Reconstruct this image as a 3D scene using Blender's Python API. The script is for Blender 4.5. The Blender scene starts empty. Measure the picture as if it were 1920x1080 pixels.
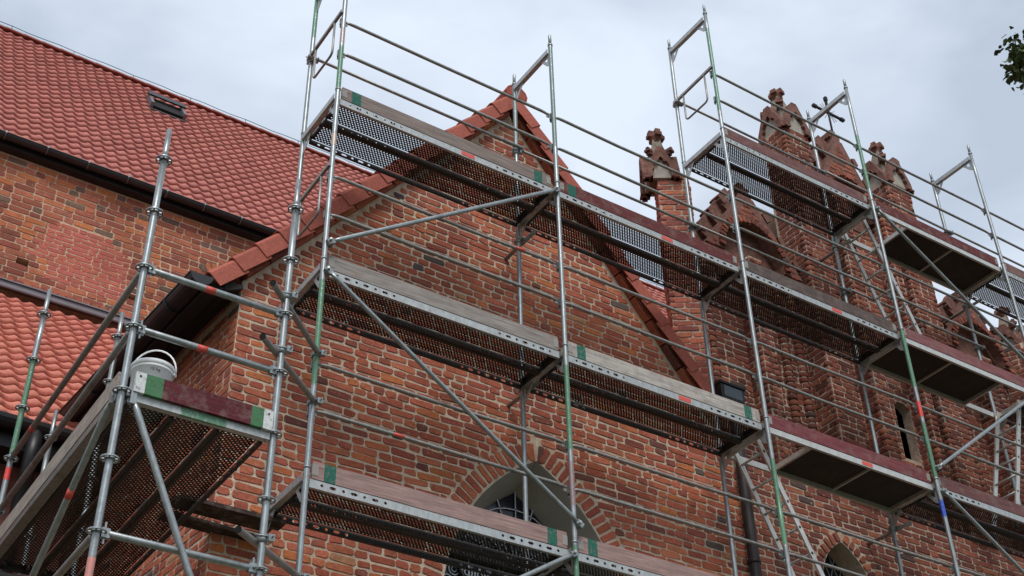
import bpy, math, random
from mathutils import Vector, Matrix
from mathutils.geometry import tessellate_polygon
R = math.radians
scene = bpy.context.scene
col = scene.collection

# ------------------------------------------------------------------ camera, sky, sun, exposure
CAM = Vector((-3.7256, -8.3264, -2.9550))
YAW, PITCH, ROLL, FPX = 0.5955956, 0.6337825, -0.0223319, 2510.445
_f = Vector((math.sin(YAW)*math.cos(PITCH), math.cos(YAW)*math.cos(PITCH), math.sin(PITCH)))
_r0 = Vector((math.cos(YAW), -math.sin(YAW), 0)); _u0 = _r0.cross(_f)
_r = _r0*math.cos(ROLL)+_u0*math.sin(ROLL); _u = -_r0*math.sin(ROLL)+_u0*math.cos(ROLL)
cd = bpy.data.cameras.new('camera'); cam = bpy.data.objects.new('camera', cd); col.objects.link(cam)
cam.matrix_world = Matrix(((_r.x, _u.x, -_f.x, CAM.x), (_r.y, _u.y, -_f.y, CAM.y), (_r.z, _u.z, -_f.z, CAM.z), (0, 0, 0, 1)))
cd.sensor_width = 36; cd.lens = 36*FPX/1920; cd.clip_start = 0.1; cd.clip_end = 2000
scene.camera = cam

SUN_EL, SUN_AZ = R(52), R(205)       # azimuth clockwise from +Y: behind the photographer, a little to the left
w = bpy.data.worlds.new('World'); scene.world = w; w.use_nodes = True
nt = w.node_tree; nt.nodes.clear()
N = nt.nodes.new
wo = N('ShaderNodeOutputWorld'); bg = N('ShaderNodeBackground'); sky = N('ShaderNodeTexSky')
sky.sky_type = 'NISHITA'; sky.sun_disc = False; sky.sun_elevation = SUN_EL; sky.sun_rotation = SUN_AZ
tc = N('ShaderNodeTexCoord'); mp = N('ShaderNodeMapping'); mp.inputs['Scale'].default_value = (1.0, 1.0, 2.6)
nz = N('ShaderNodeTexNoise'); nz.inputs['Scale'].default_value = 2.6; nz.inputs['Detail'].default_value = 5; nz.inputs['Roughness'].default_value = 0.55; nz.inputs['Distortion'].default_value = 0.4
cr = N('ShaderNodeValToRGB'); cr.color_ramp.elements[0].position = 0.36; cr.color_ramp.elements[1].position = 0.64
cr.color_ramp.elements[0].color = (3.5, 4.05, 4.85, 1); cr.color_ramp.elements[1].color = (5.5, 6.1, 6.9, 1)
mx = N('ShaderNodeMix'); mx.data_type = 'RGBA'; mx.inputs[0].default_value = 0.92
L = nt.links.new
L(tc.outputs['Generated'], mp.inputs[0]); L(mp.outputs[0], nz.inputs['Vector']); L(nz.outputs[0], cr.inputs[0])
L(sky.outputs[0], mx.inputs[6]); L(cr.outputs[0], mx.inputs[7]); L(mx.outputs[2], bg.inputs[0]); L(bg.outputs[0], wo.inputs[0])
bg.inputs[1].default_value = 0.10
sd = bpy.data.lights.new('sun', 'SUN'); sd.energy = 1.5; sd.angle = R(25); sd.color = (1, 0.97, 0.93)
sun = bpy.data.objects.new('sun', sd); col.objects.link(sun)
sdir = Vector((math.sin(SUN_AZ)*math.cos(SUN_EL), math.cos(SUN_AZ)*math.cos(SUN_EL), math.sin(SUN_EL)))
sun.rotation_euler = sdir.to_track_quat('Z', 'Y').to_euler(); sun.location = (-6, -12, 14)
vs = scene.view_settings; vs.view_transform = 'Standard'; vs.look = 'None'; vs.exposure = 0.64; vs.gamma = 1; vs.use_curve_mapping = False

# ------------------------------------------------------------------ helpers
def S(r, g, b, k=1.0):
    f = lambda c: (c/255/12.92 if c/255 <= 0.04045 else ((c/255+0.055)/1.055)**2.4)*k
    return (f(r), f(g), f(b))
def pix(P):
    d = Vector(P)-CAM; z = d.dot(_f)
    return (960+FPX*d.dot(_r)/z, 540-FPX*d.dot(_u)/z, z)
rnd = random.Random(11)

class MB:
    def __init__(s): s.v = []; s.f = []; s.c = []; s.tint = (0, 0, 0, 0); s.smooth = set()
    def add(s, vs, fs, tint=None, sm=False):
        o = len(s.v); s.v += [tuple(p) for p in vs]; s.c += [tint or s.tint]*len(vs)
        for f in fs:
            if sm: s.smooth.add(len(s.f))
            s.f.append(tuple(i+o for i in f))
    def box(s, a, b, M=None, tint=None):
        x0, y0, z0 = a; x1, y1, z1 = b
        p = [(x0,y0,z0),(x1,y0,z0),(x1,y1,z0),(x0,y1,z0),(x0,y0,z1),(x1,y0,z1),(x1,y1,z1),(x0,y1,z1)]
        if M is not None: p = [M @ Vector(q) for q in p]
        s.add(p, [(0,3,2,1),(4,5,6,7),(0,1,5,4),(1,2,6,5),(2,3,7,6),(3,0,4,7)], tint)
    def bar(s, a, b, w, h, up=(0,0,1), tint=None):
        a = Vector(a); b = Vector(b); d = (b-a); l = d.length; d.normalize(); sx = d.cross(Vector(up)).normalized(); uu = sx.cross(d)
        M = Matrix(((d.x, sx.x, uu.x, a.x), (d.y, sx.y, uu.y, a.y), (d.z, sx.z, uu.z, a.z), (0,0,0,1)))
        s.box((0,-w/2,-h/2), (l,w/2,h/2), M, tint)
    def tube(s, pts, r, n=12, cap=True, tints=None, hollow=False):
        pts = [Vector(p) for p in pts]; k = len(pts); rings = []
        rr = r if isinstance(r, (list, tuple)) else [r]*k
        d0 = (pts[1]-pts[0]).normalized(); ref = Vector((0,0,1)) if abs(d0.z) < .9 else Vector((1,0,0))
        x = d0.cross(ref).normalized()
        vs = []; cs = []
        for i in range(k):
            d = (pts[min(i+1,k-1)]-pts[max(i-1,0)]).normalized()
            x = (x-d*x.dot(d)).normalized(); y = d.cross(x)
            for j in range(n):
                a = 2*math.pi*j/n; vs.append(pts[i]+(x*math.cos(a)+y*math.sin(a))*rr[i])
            cs += [(tints[i] if tints else s.tint)]*n
        fs = [(i*n+j, i*n+(j+1)%n, (i+1)*n+(j+1)%n, (i+1)*n+j) for i in range(k-1) for j in range(n)]
        o = len(s.v); s.v += [tuple(p) for p in vs]; s.c += cs
        for f in fs: s.smooth.add(len(s.f)); s.f.append(tuple(q+o for q in f))
        if cap:
            if not hollow: s.f.append(tuple(o+j for j in reversed(range(n))))
            s.f.append(tuple(o+(k-1)*n+j for j in range(n)))
    def prism(s, poly, a, b, M=None, tint=None):
        """poly = [(x,z)...], extruded along y from a to b"""
        n = len(poly); p = [(x, a, z) for x, z in poly]+[(x, b, z) for x, z in poly]
        if M is not None: p = [M @ Vector(q) for q in p]
        tri = tessellate_polygon([[Vector((x, z, 0)) for x, z in poly]])
        fs = [tuple(t) for t in tri]+[tuple(i+n for i in reversed(t)) for t in tri]+[(i, (i+1)%n, n+(i+1)%n, n+i) for i in range(n)]
        s.add(p, fs, tint)
    def cell(s, x0, x1, y0, y1, hole, z=0, plane='xy', tint=None):
        """plate cell with an 8-point hole; plane 'xy' at z or 'xz' at y=z"""
        xm, ym = (x0+x1)/2, (y0+y1)/2
        o = [(x0,y0),(xm,y0),(x1,y0),(x1,ym),(x1,y1),(xm,y1),(x0,y1),(x0,ym)]
        h = [(xm+a, ym+b) for a, b in hole]
        q = o+h
        p = [(a, b, z) for a, b in q] if plane == 'xy' else [(a, z, b) for a, b in q]
        s.add(p, [(i, (i+1) % 8, 8+(i+1) % 8, 8+i) for i in range(8)], tint)
    def mesh(s, name, mat, recalc=False):
        me = bpy.data.meshes.new(name); me.from_pydata(s.v, [], s.f)
        at = me.color_attributes.new('tint', 'FLOAT_COLOR', 'POINT')
        at.data.foreach_set('color', [q for c in s.c for q in (c if len(c) == 4 else (*c, 1))])
        if s.smooth:
            me.polygons.foreach_set('use_smooth', [i in s.smooth for i in range(len(s.f))])
        if recalc:
            import bmesh
            bm = bmesh.new(); bm.from_mesh(me); bmesh.ops.recalc_face_normals(bm, faces=bm.faces); bm.to_mesh(me); bm.free()
        me.materials.append(mat); me.update()
        return me
    def build(s, name, mat, parent=None, loc=None, recalc=False, label=None):
        return put(name, s.mesh(name, mat, recalc), parent, loc, label=label)
def put(name, me, parent=None, loc=None, M=None, label=None):
    o = bpy.data.objects.new(name, me); col.objects.link(o)
    A = M if M is not None else Matrix.Translation(loc or (0, 0, 0))      # given in world space
    if parent:
        o.parent = parent
        if parent.type == 'EMPTY': A = Matrix.Translation(-Vector(parent.location)) @ A
    o.matrix_local = A
    if label: o['label'] = label
    return o
def tag(o, label=None, cat=None, kind=None, group=None):
    if label: o['label'] = label
    if cat: o['category'] = cat
    if kind: o['kind'] = kind
    if group: o['group'] = group
    return o
def empty(name, label, cat, loc=(0,0,0), group=None):
    o = bpy.data.objects.new(name, None); col.objects.link(o); o.location = loc
    return tag(o, label, cat, None, group)
OCT = lambda a, b: [(a*math.cos(t), b*math.sin(t)) for t in [R(225+45*i) for i in range(8)]]
def SLOT(a, b):
    return [(-a, -b), (0, -b), (a, -b), (a+b, 0), (a, b), (0, b), (-a, b), (-a-b, 0)]

# ------------------------------------------------------------------ materials
def mat(name, rough=0.7, metal=0.0, spec=None):
    m = bpy.data.materials.new(name); m.use_nodes = True
    n = m.node_tree; b = n.nodes['Principled BSDF']
    b.inputs['Roughness'].default_value = rough; b.inputs['Metallic'].default_value = metal
    if spec is not None: b.inputs['Specular IOR Level'].default_value = spec
    return m, n, b
def noise(n, scale, detail=4, rough=0.6, coord='Object', sc=None):
    t = n.nodes.new('ShaderNodeTexCoord'); x = n.nodes.new('ShaderNodeTexNoise')
    x.inputs['Scale'].default_value = scale; x.inputs['Detail'].default_value = detail; x.inputs['Roughness'].default_value = rough
    src = t.outputs[coord]
    if coord == 'World':
        pass
    if sc:
        mpn = n.nodes.new('ShaderNodeMapping'); mpn.inputs['Scale'].default_value = sc
        n.links.new(src, mpn.inputs[0]); src = mpn.outputs[0]
    n.links.new(src, x.inputs['Vector'])
    return x
def wnoise(n, scale, detail=4, rough=0.6, sc=None):
    g = n.nodes.new('ShaderNodeNewGeometry'); x = n.nodes.new('ShaderNodeTexNoise')
    x.inputs['Scale'].default_value = scale; x.inputs['Detail'].default_value = detail; x.inputs['Roughness'].default_value = rough
    src = g.outputs['Position']
    if sc:
        mpn = n.nodes.new('ShaderNodeMapping'); mpn.inputs['Scale'].default_value = sc
        n.links.new(src, mpn.inputs[0]); src = mpn.outputs[0]
    n.links.new(src, x.inputs['Vector'])
    return x
def ramp(n, src, stops):
    r = n.nodes.new('ShaderNodeValToRGB'); e = r.color_ramp.elements
    while len(e) < len(stops): e.new(0.5)
    for i, (p, c) in enumerate(stops):
        e[i].position = p; e[i].color = (*c, 1) if not isinstance(c, (int, float)) else (c, c, c, 1)
    n.links.new(src, r.inputs[0]); return r.outputs[0]
def mix(n, f, a, b, mode='MIX'):
    m = n.nodes.new('ShaderNodeMix'); m.data_type = 'RGBA'; m.blend_type = mode
    for i, q in ((0, f), (6, a), (7, b)):
        if isinstance(q, (int, float)): m.inputs[i].default_value = q
        elif isinstance(q, tuple): m.inputs[i].default_value = (*q[:3], 1)
        else: n.links.new(q, m.inputs[i])
    return m.outputs[2]
def bump(n, b, src, strength=0.3, dist=0.01):
    x = n.nodes.new('ShaderNodeBump'); x.inputs['Strength'].default_value = strength; x.inputs['Distance'].default_value = dist
    n.links.new(src, x.inputs['Height']); n.links.new(x.outputs[0], b.inputs['Normal'])
def attr(n):
    a = n.nodes.new('ShaderNodeAttribute'); a.attribute_name = 'tint'; return a

def piece_mat(name, from_attr, dirt=(0.085, 0.06, 0.052), rough=0.85, smear=None, bstr=0.5, stain=True):
    """fired clay: own colour per piece (object colour, or 'tint' in a joined part) with fine grain and wear"""
    m, n, b = mat(name, rough, 0, 0.25)
    if from_attr: base = attr(n).outputs['Color']
    else: base = n.nodes.new('ShaderNodeObjectInfo').outputs['Color']
    a = wnoise(n, 38, 4, 0.75); c = mix(n, 1.0, base, ramp(n, a.outputs[0], [(0.3, 0.74), (0.7, 1.2)]), 'MULTIPLY')
    d = wnoise(n, 9, 3, 0.6); c = mix(n, ramp(n, d.outputs[0], [(0.52, 0.0), (0.76, 0.45)]), c, dirt)
    if smear:
        s_ = wnoise(n, 21, 3, 0.65); c = mix(n, ramp(n, s_.outputs[0], [(0.60, 0.0), (0.72, 0.6)]), c, smear)
    if stain: st_ = wnoise(n, 0.75, 3, 0.6, (1, 1, 0.55)); c = mix(n, 1.0, c, ramp(n, st_.outputs[0], [(0.36, (0.78, 0.76, 0.75)), (0.60, (1.12, 1.11, 1.10))]), 'MULTIPLY')
    n.links.new(c, b.inputs['Base Color'])
    bump(n, b, a.outputs[0], bstr, 0.010)
    return m
def plain(name, c, rough=0.7, metal=0, v=0.25, scale=12, bstr=0.2, spec=None):
    m, n, b = mat(name, rough, metal, spec)
    a = wnoise(n, scale, 5, 0.65)
    n.links.new(mix(n, 1.0, (*c,), ramp(n, a.outputs[0], [(0.3, 1-v), (0.7, 1+v)]), 'MULTIPLY'), b.inputs['Base Color'])
    if bstr: bump(n, b, a.outputs[0], bstr, 0.012)
    return m

M_BRICK = piece_mat('old_brick', False, smear=S(170, 150, 132)); M_BRICKS = piece_mat('old_brick_joined', True, smear=S(170, 150, 132))
M_TILE = piece_mat('roof_tile', False, dirt=S(128, 78, 70), rough=0.92, bstr=0.25, stain=False); M_TILES = piece_mat('roof_tile_joined', True, dirt=S(128, 78, 70), rough=0.92, bstr=0.25, stain=False)
def mortar(name, c):
    m, n, b = mat(name, 0.95, 0, 0.1)
    a = wnoise(n, 14, 6, 0.7); d = wnoise(n, 2.2, 3, 0.6)
    k = mix(n, 1.0, (*c,), ramp(n, a.outputs[0], [(0.3, 0.66), (0.7, 1.2)]), 'MULTIPLY')
    n.links.new(mix(n, ramp(n, d.outputs[0], [(0.45, 0.0), (0.7, 0.5)]), k, (c[0]*.5, c[1]*.46, c[2]*.44)), b.inputs['Base Color'])
    bump(n, b, a.outputs[0], 0.7, 0.02)
    return m
M_MORTAR = mortar('lime_mortar', S(203, 182, 160)); M_MORTAR2 = mortar('nave_mortar', S(200, 168, 142)); M_MORTAR3 = mortar('gable_mortar', S(190, 168, 150))
M_PLASTER = plain('reveal_plaster', S(150, 143, 132), 0.9, 0, 0.10, 6, 0.1)
M_BLACK = plain('black_gutter_metal', S(38, 36, 38), 0.45, 0.2, 0.2, 8, 0.05)
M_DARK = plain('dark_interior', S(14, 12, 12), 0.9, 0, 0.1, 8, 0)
M_LEADFLASH = plain('grey_flashing', S(116, 108, 112), 0.5, 0.3, 0.15, 5, 0.05)
M_WOODSOF = plain('dark_soffit_wood', S(30, 25, 24), 0.8, 0, 0.3, 10, 0.2)
M_ALU = plain('aluminium', S(196, 194, 188), 0.42, 0.55, 0.14, 20, 0.05)
M_PLY = plain('dirty_plywood', S(52, 42, 38), 0.8, 0, 0.35, 6, 0.1)
M_TAPE = plain('orange_red_tape', (0.62, 0.085, 0.06), 0.6, 0, 0.12, 30, 0)
M_STONE = plain('lichen_grey_stone', S(128, 116, 102), 0.95, 0, 0.35, 16, 0.4)
M_WHITEPL = plain('limewashed_niche', S(158, 150, 138), 0.9, 0, 0.25, 12, 0.1)
M_TERRA = plain('weathered_terracotta', S(112, 76, 65), 0.95, 0, 0.5, 11, 0.6)
M_IRON = plain('wrought_iron', S(42, 40, 42), 0.6, 0.5, 0.2, 20, 0)
M_LEAD = plain('lead_came', S(172, 174, 174), 0.5, 0.4, 0.2, 30, 0)
M_GLASS, _n, _b = mat('dark_window_glass', 0.12, 0, 0.6); _b.inputs['Base Color'].default_value = (0.012, 0.013, 0.022, 1)

def steel(name, base, metal=0.55, rough=0.42, rust=0.15):
    """galvanised tube: zinc mottling and dirt; 'tint' alpha marks real paint left on the tube"""
    m, n, b = mat(name, rough, metal)
    a = wnoise(n, 26, 4, 0.7, (1, 1, 0.45)); d = wnoise(n, 7, 3, 0.7); p = wnoise(n, 48, 3, 0.7)
    c = mix(n, 1.0, (*base,), ramp(n, a.outputs[0], [(0.3, 0.76), (0.68, 1.16)]), 'MULTIPLY')
    c = mix(n, ramp(n, d.outputs[0], [(0.55, 0.0), (0.75, rust*2.5)]), c, S(92, 80, 70))
    t = attr(n)
    mm = n.nodes.new('ShaderNodeMath'); mm.operation = 'MULTIPLY'
    n.links.new(t.outputs['Alpha'], mm.inputs[0]); n.links.new(ramp(n, p.outputs[0], [(0.34, 0.25), (0.46, 1.0)]), mm.inputs[1])
    c = mix(n, mm.outputs[0], c, t.outputs['Color'])
    n.links.new(c, b.inputs['Base Color'])
    k = n.nodes.new('ShaderNodeMath'); k.operation = 'MULTIPLY_ADD'; k.inputs[1].default_value = -metal; k.inputs[2].default_value = metal
    n.links.new(mm.outputs[0], k.inputs[0]); n.links.new(k.outputs[0], b.inputs['Metallic'])
    bump(n, b, p.outputs[0], 0.10, 0.003)
    return m
M_STEEL = steel('galvanised_steel', S(150, 155, 155), 0.65, 0.38)
M_RAIL = steel('dull_rail_steel', S(148, 145, 141), 0.5, 0.45, 0.25)
M_DECK = steel('worn_shaded_deck_steel', S(58, 54, 52), 0.3, 0.6, 0.1)
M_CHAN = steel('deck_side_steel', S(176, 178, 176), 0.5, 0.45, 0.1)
def wood(name):
    m, n, b = mat(name, 0.85, 0, 0.2)
    o = n.nodes.new('ShaderNodeObjectInfo'); t = attr(n)
    g = noise(n, 5, 6, 0.7, 'Object', (0.6, 8, 14)); d = wnoise(n, 9, 5, 0.7); p = wnoise(n, 34, 4, 0.7)
    c = mix(n, 1.0, o.outputs['Color'], ramp(n, g.outputs[0], [(0.3, 0.5), (0.7, 1.35)]), 'MULTIPLY')
    c = mix(n, ramp(n, d.outputs[0], [(0.48, 0.0), (0.72, 0.65)]), c, S(128, 112, 104))
    c = mix(n, ramp(n, p.outputs[0], [(0.70, 0.0), (0.74, 0.8)]), c, S(196, 188, 178))
    mm = n.nodes.new('ShaderNodeMath'); mm.operation = 'MULTIPLY'
    n.links.new(t.outputs['Alpha'], mm.inputs[0]); n.links.new(ramp(n, p.outputs[0], [(0.3, 0.3), (0.5, 1.0)]), mm.inputs[1])
    c = mix(n, mm.outputs[0], c, t.outputs['Color'])
    n.links.new(c, b.inputs['Base Color']); bump(n, b, g.outputs[0], 0.35, 0.006)
    return m
M_WOOD = wood('toe_board_wood')
GREEN = (*S(72, 124, 88), 0.9); DGREEN = (*S(40, 98, 84), 1.0); RED = (*S(225, 60, 50), 1.0); NOPT = (0, 0, 0, 0); BLUE = (*S(40, 80, 190), 1.0); WHITE = (*S(205, 208, 206), 1.0)

# ------------------------------------------------------------------ pieces (bricks, tiles): the largest in view as own objects, the rest as one joined part
def brick_geo(r, l, h, dep=0.035, wob=0.0068):
    a, b = l/2, h/2; c = min(0.014, b*.4)
    out = [(-a+c, -b), (a-c, -b), (a, -b+c), (a, b-c), (a-c, b), (-a+c, b), (-a, b-c), (-a, -b+c)]
    out = [(x+r.uniform(-wob, wob), z+r.uniform(-wob, wob)) for x, z in out]
    bev = 0.0045
    v = [(x, dep, z) for x, z in out]+[(x, bev, z) for x, z in out]
    v += [(x-math.copysign(bev, x), r.uniform(-.0015, .0015), z-math.copysign(bev, z)) for x, z in out]
    v.append((r.uniform(-a*.4, a*.4), r.uniform(-.003, .002), 0))
    f = []
    for k in (0, 8):
        f += [(k+i, k+(i+1) % 8, k+8+(i+1) % 8, k+8+i) for i in range(8)]
    f += [(16+i, 16+(i+1) % 8, 24) for i in range(8)]
    return v, f
_bm = {}
def brick_mesh(kind, k):
    key = (kind, k)
    if key not in _bm:
        r = random.Random(hash(key) % 9999); l, h = {'s': (0.246, 0.070), 'h': (0.118, 0.070), 'S': (0.286, 0.092), 'H': (0.138, 0.092)}[kind]
        v, f = brick_geo(r, l, h); b = MB(); b.add(v, f); _bm[key] = (b.mesh('brick', M_BRICK), l, h)
    return _bm[key]
class Pieces:
    def __init__(s): s.L = []
    def brick(s, M, l, h, c): s.L.append((M, l, h, c))
    def finish(s, parent, nmax=300, name='brick'):
        def score(q):
            x, y, z = pix(q[0].translation)
            if z < 1: return 0
            s_ = q[1]*q[2]*(FPX/z)**2
            nrm = (q[0].to_3x3() @ Vector((0, -1, 0))); s_ *= max(0.02, nrm.dot((CAM-q[0].translation).normalized()))
            if not (0 < x < 1920 and 0 < y < 1080): s_ *= 0.001
            return s_
        L_ = sorted(s.L, key=score, reverse=True)
        for M, l, h, c in L_[:nmax]:
            big = h > 0.08; kd = ('S' if l > .2 else 'H') if big else ('s' if l > .18 else 'h')
            me, l0, h0 = brick_mesh(kd, rnd.randrange(9))
            o = put(name, me, parent, M=M @ Matrix.Diagonal((l/l0, 1, h/h0, 1))); o.color = (*c, 1)
        b = MB()
        for M, l, h, c in L_[nmax:]:
            v, f = brick_geo(rnd, l, h); b.add([M @ Vector(p) for p in v], f, (*c, 1))
        if b.v: tag(b.build(name+'work', M_BRICKS, parent), kind='stuff')
def scan(polys, v):
    xs = []
    for p in polys:
        for i in range(len(p)):
            (x0, y0), (x1, y1) = p[i], p[(i+1) % len(p)]
            if (y0 <= v) != (y1 <= v): xs.append(x0+(x1-x0)*(v-y0)/(y1-y0))
    xs.sort(); return [(xs[i], xs[i+1]) for i in range(0, len(xs)-1, 2)]
def lay(P, W, polys, pal, ch=0.083, st=0.246, hd=0.118, jt=0.0145, vmin=None, r=None, jit=1.0):
    """fill the (u,v) polygons of the wall with courses of stretchers and headers; W maps (u, depth, v) to the world"""
    r = r or rnd; v0 = min(q[1] for p in polys for q in p); v1 = max(q[1] for p in polys for q in p)
    if vmin is not None: v0 = max(v0, vmin)
    k0 = math.floor(v0/ch)
    for k in range(k0, int(v1/ch)+1):
        vm = (k+.5)*ch
        if vm < v0 or vm > v1: continue
        for a, b in scan(polys, vm):
            u = a+0.006
            if k % 2: seq = 0
            else: seq = 1
            first = True
            while u < b-0.03:
                t = r.random()
                kind = 'h' if (seq % 2 == 1) else 's'
                if t < .18: kind = 'h' if kind == 's' else 's'
                l = (st if kind == 's' else hd)+r.uniform(-.008, .008)*jit
                if first and a > -90 and k % 2: l *= r.uniform(.5, 1)
                first = False; seq += 1
                l = min(l, b-0.006-u)
                if b-u-l < 0.05: l = b-0.006-u
                if l < 0.025: break
                if l > st*1.25: l = st*.6
                M = W @ Matrix.Translation((u+l/2, r.uniform(-.006, .0)*jit-.002, vm+r.uniform(-.004, .004)*jit)) @ Matrix.Rotation(r.uniform(-.014, .014)*jit, 4, 'Y') @ Matrix.Rotation(r.uniform(-.012, .012)*jit, 4, 'Z')
                P.brick(M, l, ch-jt+r.uniform(-.005, .003)*jit, pal(u+l/2, vm, r))
                u += l+jt*r.uniform(.7, 1.35)
def wall_mesh(name, W, outer, holes, depth, mt, parent):
    loops = [outer]+holes; flat = [q for lp in loops for q in lp]; b = MB(); n = len(flat)
    tri = tessellate_polygon([[Vector((x, z, 0)) for x, z in lp] for lp in loops])
    vs = [W @ Vector((x, 0, z)) for x, z in flat]+[W @ Vector((x, depth, z)) for x, z in flat]
    fs = [tuple(t) for t in tri]+[tuple(i+n for i in reversed(t)) for t in tri]; o = 0
    for lp in loops:
        m = len(lp); fs += [(o+i, o+(i+1) % m, n+o+(i+1) % m, n+o+i) for i in range(m)]; o += m
    b.add(vs, fs); return b.build(name, mt, parent, recalc=True)
def pal_from(lst, k=1.0, var=0.12):
    tot = sum(q[0] for q in lst)
    def f(u, v, r):
        t = r.random()*tot
        for wgt, c in lst:
            t -= wgt
            if t <= 0: break
        g = 1+r.uniform(-var, var); h = r.uniform(-.05, .05)
        return (c[0]*g*k, c[1]*g*k*(1+h), c[2]*g*k*(1-h))
    return f
PAL_SAC = pal_from([(6, S(174, 97, 73)), (6, S(166, 89, 67)), (4, S(182, 106, 79)), (2.5, S(154, 82, 65)), (1.2, S(188, 110, 70)), (1.2, S(140, 78, 65)), (0.3, S(94, 82, 77)), (.3, S(182, 128, 94)), (.5, S(116, 70, 61))], 1.0, .09)
PAL_NAVE_OLD = pal_from([(5, S(180, 108, 80)), (4, S(162, 94, 74)), (3, S(190, 114, 74)), (4, S(144, 82, 66)), (1.4, S(120, 94, 82)), (1, S(170, 104, 84))], 0.88, .16)
PAL_NAVE_NEW = pal_from([(1, S(178, 100, 84)), (1, S(172, 94, 80))], 1.0, .04)
PAL_GOTH = pal_from([(5, S(134, 76, 60)), (4, S(122, 68, 55)), (3, S(146, 84, 66)), (2, S(106, 61, 52)), (1, S(160, 96, 72)), (.5, S(92, 72, 66))])
PAL_PIN = pal_from([(4, S(178, 104, 80)), (3, S(162, 92, 76)), (2, S(144, 84, 72))])

# ------------------------------------------------------------------ ground
g = MB(); g.add([(-400,-400,-4.6),(400,-400,-4.6),(400,400,-4.6),(-400,400,-4.6)], [(0,1,2,3)])
tag(g.build('ground', plain('grassy_ground', S(92, 92, 70), 0.95, 0, 0.3, 1.5, 0.3)), kind='structure')
GZ = -4.6

# ------------------------------------------------------------------ sacristy: plain brick gable in the middle
YW = 1.05
sac = empty('brick_gable_house', 'brick church annex with tiled gable and pointed window behind the scaffold', 'building', (2.6, YW, GZ))
def W_front(y): return Matrix.Translation((0, y, 0))
APX, APZ, SLL, SLR = 2.64, 7.86, 1.205, 1.29
XL, XR = -0.31, 5.52
def gz(x): return APZ-(APX-x)*SLL if x < APX else APZ-(x-APX)*SLR
def arch(cx, hw, rad, zs, zb, n=14):
    """pointed arch outline, from bottom left over the apex to bottom right"""
    h = math.sqrt(rad**2-(rad-hw)**2); a1 = math.atan2(h, rad-hw); p = [(cx-hw, zb)]
    for i in range(n+1): a = a1*i/n; p.append((cx-hw+rad-rad*math.cos(a), zs+rad*math.sin(a)))
    q = [(2*cx-x, z) for x, z in reversed(p[:-1])]
    return p+q
WIN_O = arch(2.87, 1.05, 2.0, 1.62, -1.2); WIN_I = arch(2.87, 0.90, 1.85, 1.62, -1.1)
outer = [(XL, GZ), (XR, GZ), (XR, gz(XR)), (APX, APZ), (XL, gz(XL))]
sw = wall_mesh('front_wall', W_front(YW+.002), outer, [WIN_O], 0.4, M_MORTAR, sac)
P = Pieces()
# voussoirs
vo = MB()
def arch_rings(cx, hw, rad, zs, wid, y, W0, lst, pal, r, step=0.088, h=0.07, over=0.02):
    hh = math.sqrt(rad**2-(rad-hw)**2); a1 = math.atan2(hh, rad-hw); n = int(a1*(rad+wid/2)/step)
    for side in (-1, 1):
        for i in range(n):
            a = a1*(i+.5)/n; rr = rad+wid/2+over
            x = cx+side*(hw-rad+rr*math.cos(a)); z = zs+rr*math.sin(a)
            ang = a if side > 0 else math.pi-a
            M = W0 @ Matrix.Translation((x, y-.006, z)) @ Matrix.Rotation(-ang+r.uniform(-.03, .03), 4, 'Y')
            lst.brick(M, wid+r.uniform(-.02, .01), h+r.uniform(-.008, .004), pal(0, 0, r))
def grow(cx, hw, rad, zs, wid, zb): return arch(cx, hw+wid, rad+wid, zs, zb)
ring_o = grow(2.87, 1.05, 2.0, 1.62, 0.235, -1.2)
arch_rings(2.87, 1.05, 2.0, 1.62, 0.2, YW, Matrix(), P, PAL_SAC, rnd)
for dx_, an in ((-.055, 84), (.055, 96)): P.brick(Matrix.Translation((2.87+dx_, YW-.006, 3.46)) @ Matrix.Rotation(R(an), 4, 'Y'), .20, .075, PAL_SAC(0, 0, rnd))
face = [(XL, -4.5), (XR, -4.5), (XR, gz(XR)-.09), (APX, APZ-.09), (XL, gz(XL)-.09)]
lay(P, W_front(YW), [face, ring_o], PAL_SAC, vmin=0.2)
LWA = 4.0
W_left = Matrix.Translation((XL, YW, 0)) @ Matrix.Rotation(R(-90+LWA), 4, 'Z')     # u runs towards the viewer, so the wall lies at negative u
lw_len = 7.2
wall_mesh('side_wall', W_left @ Matrix.Translation((0, .002, 0)), [(-lw_len, GZ), (-.001, GZ), (-.001, 4.15), (-lw_len, 4.15)], [], 0.3, M_MORTAR, sac)
lay(P, W_left, [[(-lw_len, .4), (0.0, .4), (0.0, 4.1), (-lw_len, 4.1)]], PAL_SAC, vmin=0.4)
def finish(P, part, thing, n=300): P.finish(part, n)
finish(P, sw, sac)
# reveal, glass, lead
b = MB(); n_ = len(WIN_O)
b.add([(x, YW+.0, z) for x, z in WIN_O]+[(x, YW+.42, z) for x, z in WIN_I], [(i, i+1, n_+i+1, n_+i) for i in range(n_-1)])
b.build('window_reveal', M_PLASTER, sac, recalc=True)
b = MB(); b.prism([(x, z) for x, z in WIN_I], YW+.40, YW+.44); win = b.build('window', M_GLASS, sac, recalc=True)
b = MB(); yq = YW+.385
def inwin(x, z, m=0.03): return any(a+m < x < c-m for a, c in scan([WIN_I], z))
def ring(b, x, z, r0, r1, y0, y1, n=14):
    vs = []
    for rr, y in ((r0, y0), (r1, y0), (r1, y1), (r0, y1)):
        vs += [(x+rr*math.cos(2*math.pi*i/n), y, z+rr*math.sin(2*math.pi*i/n)) for i in range(n)]
    b.add(vs, [(k*n+i, k*n+(i+1) % n, ((k+1) % 4)*n+(i+1) % n, ((k+1) % 4)*n+i) for k in range(3) for i in range(n)])
zz = 0.9; row = 0
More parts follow.
